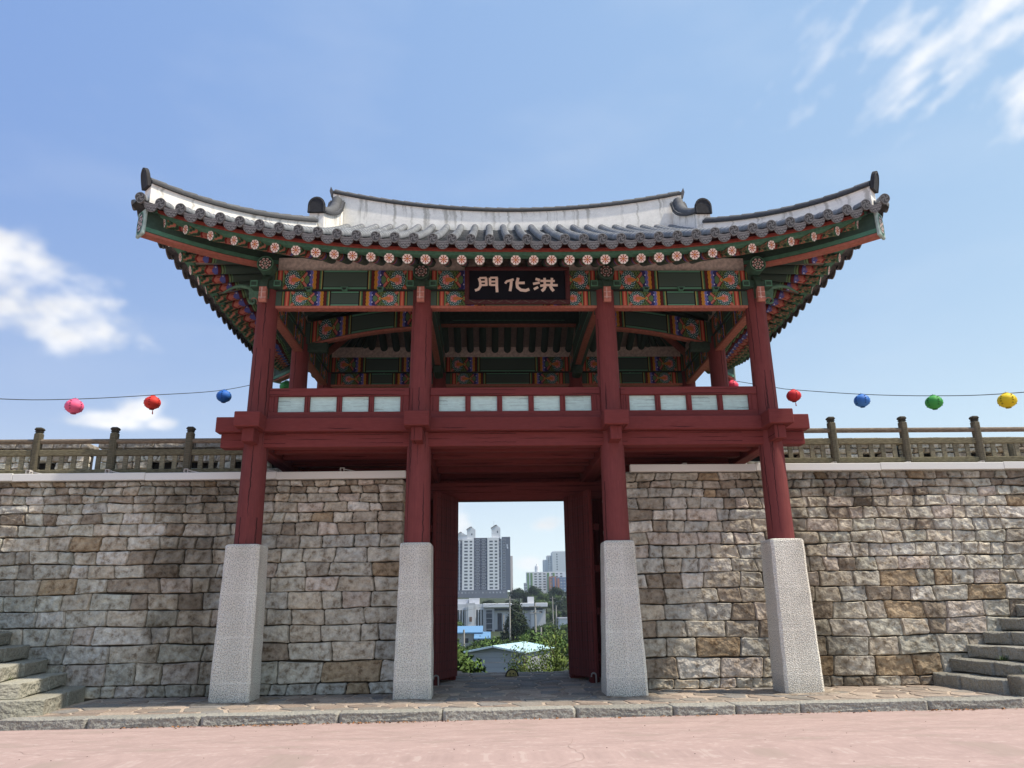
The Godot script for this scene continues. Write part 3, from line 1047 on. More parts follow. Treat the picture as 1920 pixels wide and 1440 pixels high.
func granite_pillar(x: float, z: float) -> void:
	var mb := MB.new()
	# tapered, chamfered square shaft with slightly worn edges
	var b0 := 0.392 if absf(x) > 4.0 else (0.372 if x < 0.0 else 0.41)
	var b1 := 0.345 if absf(x) > 4.0 else 0.315
	var prof := []
	for i in 15: prof.append([-0.1 if i == 0 else 2.95 * i / 14.0, lerpf(b0, b1, i / 14.0), 0.05])
	prof.append([2.985, b1 - 0.012, 0.045])
	prof.append([3.0, b1 - 0.04, 0.04])
	var rings := []
	var cols := []
	var sd := rng.randf() * 300.0
	for i in prof.size():
		var p: Array = prof[i]
		var h: float = p[1]
		var b: float = p[2]
		var ring := []
		var row := []
		for q in [[h, -h + b], [h, 0.0], [h, h - b], [h - b, h], [0.0, h], [-h + b, h], [-h, h - b], [-h, 0.0], [-h, -h + b], [-h + b, -h], [0.0, -h], [h - b, -h]]:
			var w := 0.006 if i > 0 and i < 15 else 0.003
			ring.append(Vector3(x + q[0] + rng.randf_range(-w, w), p[0], z + q[1] + rng.randf_range(-w, w)))
			var k := 1.0 + 0.10 * nz.get_noise_3d(q[0] * 90.0 + sd, p[0] * 22.0, q[1] * 90.0)
			var foot := clampf(0.75 - p[0] * 2.2 + 0.6 * nz.get_noise_3d(q[0] * 160.0 + sd, p[0] * 60.0, q[1] * 160.0), 0.0, 1.0)
			var drip := clampf(nz.get_noise_3d(q[0] * 140.0 + sd + 50.0, p[0] * 5.0, q[1] * 140.0) * 1.4 - 0.12, 0.0, 0.35) * clampf(p[0] * 0.5, 0.0, 1.0)
			row.append((L(1.0, 0.955, 0.85) * k).lerp(L(0.42, 0.37, 0.28), clampf(foot * 0.42 + drip, 0.0, 0.6)))
		rings.append(ring)
		cols.append(row)
	for i in prof.size() - 1:
		for k in 12:
			var m := (k + 1) % 12
			var a: Vector3 = rings[i][k]
			var b: Vector3 = rings[i][m]
			var d: Vector3 = rings[i + 1][m]
			var e: Vector3 = rings[i + 1][k]
			var nn := (b - a).cross(e - a).normalized()
			if nn.dot((a + b) * 0.5 - Vector3(x, a.y, z)) < 0: nn = -nn
			mb.tric(a, b, d, nn, nn, nn, cols[i][k], cols[i][m], cols[i + 1][m])
			mb.tric(a, d, e, nn, nn, nn, cols[i][k], cols[i + 1][m], cols[i + 1][k])
	mb.col = L(0.80, 0.78, 0.71)
	for k in 10:
		mb.tri(rings[16][0], rings[16][k + 1], rings[16][k + 2], Vector3.UP, Vector3.UP, Vector3.UP)
	var o := put(mb, "granite_pillar", M.granite, gate)
	var pl := MB.new()
	var rx := rng.randf_range(0.0, 0.1)
	stone(pl, Transform3D(Basis(Vector3.RIGHT, Vector3.FORWARD, Vector3.UP), Vector3(x, 0.012, z)), PackedVector2Array([Vector2(-0.62 - rx, -0.60), Vector2(0.66, -0.63 + rx), Vector2(0.68 + rx, 0.6), Vector2(-0.6, 0.62)]), 0.05, 0.02, vary(L(0.36, 0.31, 0.25), 0.1), 0.08, true, 0.02, false, 0.05)
	put(pl, "footing_stone", M.stone, o)

func column(x: float, z: float, y0: float, y1: float, r0 := 0.272, r1 := 0.225) -> void:
	var mb := MB.new()
	var f := rng.randf_range(0.88, 1.1)
	mb.col = Color(f, f, f)
	var p := []
	var r := []
	for i in 8:
		var t := i / 7.0
		p.append(Vector3(x, lerpf(y0, y1, t), z))
		r.append(lerpf(r0, r1, t))
	var off := rng.randf() * 6.0
	mb.tube(p, r, 28, true, true)
	for i in mb.u.size(): mb.u[i] = Vector2(mb.u[i].x + off, mb.u[i].y + off)
	put(mb, "column", M.red_column, gate)

func red(called: String, x0: float, x1: float, y0: float, y1: float, z0: float, z1: float, bev := 0.012, parent: Node = null) -> MeshInstance3D:
	var mb := MB.new()
	var f := rng.randf_range(0.88, 1.12)
	mb.col = Color(f, f, f)
	mb.bx(x0, x1, y0, y1, z0, z1, bev)
	return put(mb, called, M.red_beam, parent if parent else gate)

# painted beam from a to b (centre line of its bottom), height h, thickness d
func painted_beam(called: String, a: Vector3, b: Vector3, h: float, d: float, soffit: bool, arch := 0.0, band := 0.86) -> void:
	var l := (b - a).length()
	var ax := (b - a).normalized()
	var lat := ax.cross(Vector3.UP).normalized() * d * 0.5
	var mb := MB.new()
	var so := MB.new()
	so.col = SALMON * 1.1
	var e := minf(1.25, l * 0.42)
	var st := [[0.0, 0.0], [e * 0.33, 0.33], [e * 0.66, 0.66], [e, 1.0]]
	var cuts := []
	for s in st: cuts.append([s[0], s[1] * 0.96])
	for k in range(1, 6): cuts.append([lerpf(e, l - e, k / 6.0), 0.975])
	for s in [st[3], st[2], st[1], st[0]]: cuts.append([l - s[0], s[1] * 0.96])
	for i in cuts.size() - 1:
		var s0: float = cuts[i][0]
		var s1: float = cuts[i + 1][0]
		var u0: float = cuts[i][1]
		var u1: float = cuts[i + 1][1]
		var q0 := a + ax * s0 + Vector3.UP * arch * (1.0 - pow(absf(s0 / l * 2.0 - 1.0), 2.0))
		var q1 := a + ax * s1 + Vector3.UP * arch * (1.0 - pow(absf(s1 / l * 2.0 - 1.0), 2.0))
		var up0 := Vector3.UP * (h - (q0.y - a.y - (b.y - a.y) * s0 / l) * 0.6)
		var up1 := Vector3.UP * (h - (q1.y - a.y - (b.y - a.y) * s1 / l) * 0.6)
		for sg in [-1.0, 1.0]:
			mb.quad(q0 + lat * sg, q1 + lat * sg, q1 + lat * sg + up1, q0 + lat * sg + up0, (lat * sg).normalized(), Vector2(u0, 1), Vector2(u1, 1), Vector2(u1, 0), Vector2(u0, 0))
		mb.quad(q0 + lat + up0, q1 + lat + up1, q1 - lat + up1, q0 - lat + up0, Vector3.UP, Vector2(0.02, 0), Vector2(0.03, 0), Vector2(0.03, 1), Vector2(0.02, 1))
		var dn := Vector3.DOWN * 0.055
		var la := lat * band
		so.quad(q0 + la + dn, q1 + la + dn, q1 - la + dn, q0 - la + dn, Vector3.DOWN)
		for sg in [-1.0, 1.0]:
			so.quad(q0 + la * sg + dn, q1 + la * sg + dn, q1 + la * 1.1 * sg, q0 + la * 1.1 * sg, (lat * sg + Vector3.DOWN * 0.04).normalized())
		if not soffit or band < 0.8:
			mb.quad(q0 + lat, q1 + lat, q1 - lat, q0 - lat, Vector3.DOWN, Vector2(0.02, 0), Vector2(0.03, 0), Vector2(0.03, 1), Vector2(0.02, 1))
	mb.quad(a + lat, a - lat, a - lat + Vector3.UP * h, a + lat + Vector3.UP * h, -ax, Vector2(0.02, 0), Vector2(0.03, 0), Vector2(0.03, 1), Vector2(0.02, 1))
	mb.quad(b + lat, b - lat, b - lat + Vector3.UP * h, b + lat + Vector3.UP * h, ax, Vector2(0.02, 0), Vector2(0.03, 0), Vector2(0.03, 1), Vector2(0.02, 1))
	var o := put(mb, called, M.girder, gate)
	if soffit: put(so, "soffit_band", M.painted, o)

func green(called: String, x0: float, x1: float, y0: float, y1: float, z0: float, z1: float, c: Color, bev := 0.012, parent: Node = null) -> MeshInstance3D:
	var mb := MB.new()
	mb.col = c
	mb.bx(x0, x1, y0, y1, z0, z1, bev)
	return put(mb, called, M.painted, parent if parent else gate)

func disc(mb: MB, at: Vector3, nrm: Vector3, r: float, sides := 24, ry := -1.0) -> void:
	var x := Vector3.UP.cross(nrm).normalized()
	var y := nrm.cross(x)
	if ry < 0: ry = r
	for k in sides:
		var a := TAU * k / sides
		var b := TAU * (k + 1) / sides
		mb.tri(at, at + x * cos(a) * r + y * sin(a) * ry, at + x * cos(b) * r + y * sin(b) * ry, nrm, nrm, nrm, Vector2(0.5, 0.5), Vector2(0.5 + cos(a) * 0.49, 0.5 - sin(a) * 0.49), Vector2(0.5 + cos(b) * 0.49, 0.5 - sin(b) * 0.49))

func spiral(mb: MB, c: Vector3, ax: Vector3, r: float, turns: float, a0: float, w: float, dir := 1.0) -> void:
	var p := []
	var rr := []
	var n := int(turns * 14)
	for i in n + 1:
		var t := float(i) / n
		var a := a0 + dir * t * turns * TAU
		var k := r * (1.0 - 0.75 * t)
		p.append(c + ax * cos(a) * k + Vector3.UP * sin(a) * k)
		rr.append(w * (1.0 - 0.35 * t))
	mb.tube(p, rr, 7)

func bracket_set(x: float, corner: float) -> void:
	# capital block, curved arm with its salmon beak, beam end
	var blk := green("capital_block", x - 0.34, x + 0.34, 8.665, 8.84, -0.24, 0.30, L(0.05, 0.10, 0.07), 0.015)
	var fr := MB.new()
	fr.col = G1 * 1.15
	for q in [[x - 0.34, x - 0.18], [x + 0.18, x + 0.34]]:
		fr.bx(q[0], q[1], 8.80, 8.825, 0.301, 0.312)
		fr.bx(q[0], q[1], 8.68, 8.705, 0.301, 0.312)
		fr.bx(q[0], q[0] + 0.02, 8.705, 8.80, 0.301, 0.312)
		fr.bx(q[1] - 0.02, q[1], 8.705, 8.80, 0.301, 0.312)
	put(fr, "border", M.painted, blk)
	var arm := MB.new()
	arm.col = L(0.055, 0.10, 0.068)
	var t := Transform3D(Basis(Vector3(0, 0, 1), Vector3.UP, Vector3(-1, 0, 0)), Vector3(x + 0.075, 0, 0))
	arm.prism(t, PackedVector2Array([Vector2(0.1, 8.42), Vector2(0.34, 8.40), Vector2(0.36, 8.56), Vector2(0.42, 8.60), Vector2(0.45, 8.60), Vector2(0.42, 8.74), Vector2(0.34, 8.88), Vector2(0.24, 8.97), Vector2(0.1, 8.99)]), 0.15)
	var ao := put(arm, "bracket_arm", M.painted, gate)
	var bk := MB.new()
	bk.col = L(0.56, 0.22, 0.165)
	bk.prism(Transform3D(t.basis, Vector3(x + 0.08, 0, 0)), PackedVector2Array([Vector2(0.342, 8.27), Vector2(0.44, 8.25), Vector2(0.475, 8.30), Vector2(0.475, 8.60), Vector2(0.365, 8.56)]), 0.16)
	var bo := put(bk, "beak", M.painted, ao)
	var st := MB.new()
	st.col = L(0.72, 0.50, 0.44)
	st.bx(x - 0.03, x - 0.005, 8.31, 8.585, 0.476, 0.480)
	st.bx(x - 0.08, x + 0.08, 8.335, 8.35, 0.4765, 0.4815)
	st.bx(x - 0.08, x + 0.08, 8.46, 8.472, 0.4765, 0.4815)
	put(st, "stripe", M.painted, bo)
	# end of the crossing purlin or beam
	var yy := 9.165 if corner != 0.0 else 8.98
	var r := 0.185 if corner != 0.0 else 0.19
	var pe := MB.new()
	pe.col = L(0.07, 0.15, 0.10) if corner != 0.0 else L(0.04, 0.075, 0.055)
	pe.tube([Vector3(x, yy, 0.0), Vector3(x, yy, 0.46)], [r, r], 24 if corner != 0.0 else 8)
	var po := put(pe, "beam_end", M.painted, gate)
	var f := MB.new()
	if corner == 0.0: f.col = Color(0.55, 0.5, 0.5)
	disc(f, Vector3(x, yy, 0.464), Vector3.BACK, r * 0.98)
	put(f, "flower_disc", M.flower_green, po)
	if corner != 0.0:
		var sc := MB.new()
		sc.col = L(0.11, 0.23, 0.155)
		var ox := Vector3(corner, 0, 0)
		spiral(sc, Vector3(x + corner * 0.36, 8.63, 0.06), ox, 0.12, 1.3, PI * 0.2, 0.032)
		spiral(sc, Vector3(x + corner * 0.33, 8.42, 0.06), ox, 0.12, 1.3, PI * 1.2, 0.032, -1.0)
		var p := []
		for i in 9:
			var s := i / 8.0
			p.append(Vector3(x + corner * (0.40 + 0.62 * s), 8.74 - 0.12 * s + 0.10 * sin(s * PI), 0.06))
		sc.tube(p, [0.045, 0.05, 0.05, 0.045, 0.04, 0.036, 0.03, 0.024, 0.012], 8)
		sc.bx(x + corner * 0.2, x + corner * 0.42, 8.46, 8.72, 0.03, 0.085, 0.01)
		var so := put(sc, "bracket_scroll", M.painted, gate)
		var ed := MB.new()
		ed.col = SALMON
		spiral(ed, Vector3(x + corner * 0.33, 8.42, 0.085), ox, 0.135, 0.5, PI * 1.2, 0.014, -1.0)
		put(ed, "edge_line", M.painted, so)

func build_gate() -> void:
	gate = thing("gatehouse", "two-storey red timber gatehouse with curved tiled roof over the passage", "gatehouse")
	rng.seed = 300
	for x in CX: granite_pillar(x, 0.0)
	for x in CX: granite_pillar(x, -6.2)
	for x in CX:
		column(x, 0.0, 3.0, 8.66)
		column(x, -6.2, 3.0, 8.66)
	for x in [-5.58, 5.58]: column(x, -3.1, 4.56, 8.66, 0.24, 0.225)
	# upper floor
	for z in [0.0, -6.2]:
		var f := 1.0 if z == 0.0 else -1.0
		for k in 3:
			red("lower_tie_beam", CX[k], CX[k + 1], 5.03, 5.338, z - 0.15, z + 0.15)
			red("floor_edge_beam", CX[k] + (0.0 if k == 0 else 0.002), CX[k + 1] - 0.002, 5.342, 5.636, z + f * 0.02, z + f * 0.31)
		for s in [-1.0, 1.0]:
			red("lower_tie_beam", s * 5.6, s * 6.29, 5.03, 5.338, z - 0.148, z + 0.148)
			red("floor_edge_beam", s * 5.58, s * 6.37, 5.338, 5.66, z + f * 0.02, z + f * 0.307)
		for x in CX:
			red("beam_block", x - 0.262, x + 0.262, 5.35, 5.665, z + f * 0.1, z + f * 0.78, 0.014)
			red("beam_tongue", x - 0.12, x + 0.12, 5.06, 5.348, z + f * 0.1, z + f * 0.63, 0.012)
	for x in [-5.58, 5.58]:
		red("side_tie_beam", x - 0.15, x + 0.15, 5.03, 5.338, -6.0, -0.2)
		red("side_edge_beam", x - 0.3, x + 0.3, 5.342, 5.63, -6.0, -0.25)
	for x in [-2.09, 2.09]:
		red("cross_beam", x - 0.17, x + 0.17, 4.93, 5.30, -6.0, -0.2)
	for k in 3:
		for z in [-0.85, -1.65, -2.5, -3.5, -4.7]:
			red("floor_joist", CX[k] + 0.18, CX[k + 1] - 0.18, 5.09, 5.30, z - 0.12, z + 0.12)
	for i in 30:
		red("floor_board", -5.4 + i * 0.36, -5.4 + i * 0.36 + 0.352, 5.302, 5.352, -6.15, -0.02, 0.004)
	# parapet with pale boards
	for z in [0.0, -6.2]:
		for k in 3:
			var a: float = CX[k] + 0.23
			var b: float = CX[k + 1] - 0.23
			var n := 5 if k == 1 else 4
			var pr := thing_part("parapet")
			red("rail", a, b, 6.165, 6.345, z - 0.02, z + 0.13, 0.01, pr)
			red("rail", a, b, 5.66, 5.81, z - 0.018, z + 0.128, 0.01, pr)
			var pw := (b - a) / n
			var e0 := 0.19
			var gw := (b - a - 2 * e0 + 0.12) / n
			red("stile", a, a + e0, 5.812, 6.163, z - 0.01, z + 0.115, 0.008, pr)
			red("stile", b - e0, b, 5.812, 6.163, z - 0.01, z + 0.115, 0.008, pr)
			for i in n:
				var x0 := a + e0 + gw * i
				var x1 := x0 + gw - 0.12
				if i > 0: red("stile", x0 - 0.118, x0 - 0.002, 5.812, 6.163, z, z + 0.105, 0.006, pr)
				var pb := MB.new()
				pb.col = vary(Color(1, 1, 1), 0.1)
				pb.bx(x0, x1, 5.812, 6.163, z + 0.03, z + 0.05)
				for q in pb.u.size(): pb.u[q] += Vector2(i * 0.37 + k * 0.61, i * 0.23)
				put(pb, "pale_board", M.panel, pr)
	# painted girders and purlins
	for z in [0.0, -6.2]:
		for k in 3:
			var a: float = CX[k] + 0.20
			var b: float = CX[k + 1] - 0.20
			painted_beam("painted_girder", Vector3(a, 8.285, z), Vector3(b, 8.285, z), 0.345, 0.24, true)
			painted_beam("painted_purlin", Vector3(CX[k] + 0.02, 8.675, z), Vector3(CX[k + 1] - 0.02, 8.675, z), 0.465, 0.30, false)
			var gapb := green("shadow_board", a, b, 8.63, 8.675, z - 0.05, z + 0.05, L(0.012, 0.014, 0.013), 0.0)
			var rod := MB.new()
			rod.col = L(0.03, 0.032, 0.03)
			rod.tube([Vector3(a, 8.652, z + 0.15), Vector3(b, 8.652, z + 0.15)], [0.016, 0.016], 8)
			put(rod, "rod", M.painted, gapb)
			for i in 3:
				var x := lerpf(a, b, [0.24, 0.5, 0.76][i])
				var cup := MB.new()
				cup.col = G1
				cup.prism(T(Vector3(x, 8.615, z + 0.13 if z == 0.0 else z + 0.02)), PackedVector2Array([Vector2(-0.05, 0), Vector2(0.05, 0), Vector2(0.085, 0.085), Vector2(-0.085, 0.085)]), 0.10)
				var co := put(cup, "bearing_cup", M.painted, gate)
				var ci := MB.new()
				ci.col = L(0.03, 0.05, 0.04)
				ci.prism(T(Vector3(x, 8.63, z + 0.231 if z == 0.0 else z + 0.121)), PackedVector2Array([Vector2(-0.03, 0), Vector2(0.03, 0), Vector2(0.052, 0.05), Vector2(-0.052, 0.05)]), 0.004)
				put(ci, "inlay", M.painted, co)
	for x in [-5.58, 5.58]:
		for k in 2:
			painted_beam("painted_girder", Vector3(x, 8.285, CZ[k] - 0.2), Vector3(x, 8.285, CZ[k + 1] + 0.2), 0.345, 0.24, true)
			painted_beam("painted_purlin", Vector3(x, 8.675, CZ[k] - 0.1), Vector3(x, 8.675, CZ[k + 1] + 0.1), 0.465, 0.30, false)
	for x in [-2.09, 2.09]:
		painted_beam("main_cross_beam", Vector3(x, 8.62, 0.0), Vector3(x, 8.62, -6.2), 0.55, 0.36, true, 0.14, 0.42)
		for z in [-1.9, -4.3]:
			green("king_block", x - 0.16, x + 0.16, 9.17, 9.60, z - 0.2, z + 0.2, G0, 0.02)
		for z in [-0.55, -5.6]:
			green("bracket_foot", x - 0.13, x + 0.13, 8.40, 8.66, z - 0.34, z + 0.34, L(0.05, 0.09, 0.065), 0.05)
	for s in [-1.0, 1.0]:
		painted_beam("arched_beam", Vector3(s * 5.45, 8.46, -3.1), Vector3(s * 1.9, 9.0, -3.1), 0.60, 0.30, true, 0.13, 0.6)
		green("bracket_foot", s * 5.55, s * 4.85, 8.28, 8.55, -3.2, -3.0, L(0.05, 0.09, 0.065), 0.03)
	# purlins of the middle roof and the flat ceiling between them
	for z in [-1.9, -4.3]:
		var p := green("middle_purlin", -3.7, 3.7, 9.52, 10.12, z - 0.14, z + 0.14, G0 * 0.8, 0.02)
		green("soffit_band", -3.7, 3.7, 9.485, 9.515, z - 0.1, z + 0.1, SALMON, 0.0, p)
		for s in [-1.0, 1.0]:
			green("panel_line", -1.6, 1.6, 9.60, 9.615, z + s * 0.1405, z + s * 0.1435, G1, 0.0, p)
			green("panel_line", -1.6, 1.6, 9.98, 9.995, z + s * 0.1405, z + s * 0.1435, G1, 0.0, p)
	for x in [-3.7, 3.7]:
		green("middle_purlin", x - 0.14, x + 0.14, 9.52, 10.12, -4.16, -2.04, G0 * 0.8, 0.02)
	for i in 10:
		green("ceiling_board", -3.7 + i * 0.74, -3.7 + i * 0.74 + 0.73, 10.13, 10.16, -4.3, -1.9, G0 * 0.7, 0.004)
	for x in CX: bracket_set(x, -1.0 if x < -5 else (1.0 if x > 5 else 0.0))
	# white plaster between the rafters above the purlins
	for z in [0.0, -6.2]:
		green("plaster_strip", -5.4, 5.4, 9.142, 9.50, z - 0.05, z + 0.05, L(0.84, 0.74, 0.65), 0.0)
	for x in [-5.58, 5.58]:
		green("plaster_strip", x - 0.05, x + 0.05, 9.142, 9.50, -6.0, -0.2, L(0.84, 0.74, 0.65), 0.0)
	# doorway
	var dk := 0.72
	for s in [-1.0, 1.0]:
		var o := red("door_post", s * 1.44, s * 1.80, 0.0, 4.98, -4.5, -4.15)
		for i in 3:
			red("side_board", s * (1.802 + i * 0.235), s * (1.802 + i * 0.235 + 0.23), 0.0, 4.98, -4.42, -4.34, 0.004)
	red("lintel", -2.5, 2.5, 4.47, 4.95, -4.52, -4.14, 0.015)
	for i in 6: red("transom_board", -2.5 + i * 0.834, -2.5 + i * 0.834 + 0.83, 4.952, 5.05, -4.42, -4.34, 0.004)
	for s in [-1.0, 1.0]:
		var d := Node3D.new()
		d.name = number(gate, "door_leaf")
		gate.add_child(d, true)
		tag(d, "left door leaf swung open towards the plaza" if s < 0 else "right door leaf swung open towards the plaza")
		var hinge := Vector3(s * 1.44, 0, -4.12)
		var tip := Vector3(s * 1.93, 0, -2.80)
		var ax := (tip - hinge).normalized()
		var w := (tip - hinge).length()
		var inw := Vector3(-s, 0, 0) - ax * ax.dot(Vector3(-s, 0, 0))
		inw = inw.normalized()
		d.transform = Transform3D(Basis(ax, Vector3.UP, ax.cross(Vector3.UP)), hinge)
		var zi := signf((d.transform.basis.z).dot(inw))
		for i in 5:
			var mb := MB.new()
			mb.col = vary(Color(0.8, 0.8, 0.82), 0.12)
			mb.box(T(Vector3((i + 0.5) * w / 5, 2.31, 0), Basis()), Vector3(w / 5 - 0.006, 4.42, 0.10), 0.008)
			put(mb, "plank", M.red_beam, d)
		var studs := MB.new()
		studs.col = L(0.085, 0.026, 0.026)
		for r in 20:
			for i in 10:
				studs.lathe(Transform3D(Basis(Vector3.RIGHT, PI / 2 * zi), Vector3((i + 0.5) * w / 10, 0.28 + r * 0.215, 0.05 * zi)), [Vector2(0.019, 0), Vector2(0.015, 0.010), Vector2(0.0, 0.016)], 7)
			pass
		tag(put(studs, "stud", M.painted, d), "", "", "", "stuff")
		for y in [0.55, 1.6, 2.6, 3.6]:
			var cb := MB.new()
			cb.col = Color(0.5, 0.48, 0.46)
			cb.box(T(Vector3(w / 2 + 0.04, y, -0.12 * zi)), Vector3(w + 0.08, 0.16, 0.13), 0.01)
			put(cb, "crossbar", M.red_beam, d)
		var fb := MB.new()
		fb.col = Color(0.6, 0.55, 0.55)
		fb.box(T(Vector3(w - 0.16, 0.06, 0.0)), Vector3(0.24, 0.11, 0.16), 0.01)
		put(fb, "foot_block", M.red_beam, d)
		# iron strap that holds the leaf open
		var st := MB.new()
		st.col = L(0.30, 0.29, 0.27)
		var p := []
		for i in 9:
			var a := PI * i / 8.0
			p.append(tip + Vector3(-s * 0.10 + 0.055 * cos(a), 0.17 + 0.055 * sin(a), 0.14))
		p.push_front(Vector3(p[0].x, -0.01, p[0].z))
		p.append(Vector3(p[p.size() - 1].x, 0.14, p[0].z))
		var rr := []
		for q in p: rr.append(0.018)
		st.tube(p, rr, 7)
		var so := put(st, "door_stop", M.metal, gate)
		var sb := MB.new()
		sb.col = Color(0.6, 0.5, 0.5)
		sb.bx(tip.x - s * 0.18, tip.x - s * 0.01, 0.0, 0.19, tip.z + 0.02, tip.z + 0.12, 0.01)
		put(sb, "stop_block", M.red_beam, so)

func thing_part(called: String) -> Node3D:
	var o := Node3D.new()
	o.name = number(gate, called)
	gate.add_child(o, true)
	return o

# ---------------------------------------------------------------- roof
# four eaves: 0 front, 1 right, 2 left, 3 rear; a along the eave, o outwards from the column line
var HL := [5.58, 3.1, 3.1, 5.58]
func W(s: int, a: float, y: float, o: float) -> Vector3:
	match s:
		0: return Vector3(a, y, o)
		1: return Vector3(5.58 + o, y, -3.1 + a)
		2: return Vector3(-5.58 - o, y, -3.1 + a)
	return Vector3(a, y, -6.2 - o)
func qof(s: int, a: float) -> float: return absf(a) + 5.58 - HL[s]
func eave_o(q: float) -> float: return 1.85 + 0.42 * pow(q / 7.65, 2.5)
func eave_y(q: float) -> float: return 9.07 + 0.70 * pow(q / 7.65, 3.0)
func raf_o(q: float) -> float: return 1.5 + 0.4 * pow(q / 7.5, 2.5)
func raf_y(q: float) -> float: return 8.75 + 0.70 * pow(q / 7.5, 3.0)
func roof_y(q: float, o: float) -> float:
	var e := eave_o(minf(q, 7.9))
	var t := (e - o) / (e + 3.1)
	return 9.07 + 0.70 * pow(minf(q, 7.9) / 7.65, 3.0) * pow(clampf(1.0 - t, 0.0, 1.2), 2.0) + 2.95 * (0.92 * t + 0.08 * t * t)
func inner_o(s: int, a: float) -> float:
	if s == 0 or s == 3: return -3.1 if absf(a) < 4.85 else absf(a) - 5.58
	return -0.73 if absf(a) < 2.37 else absf(a) - 3.1

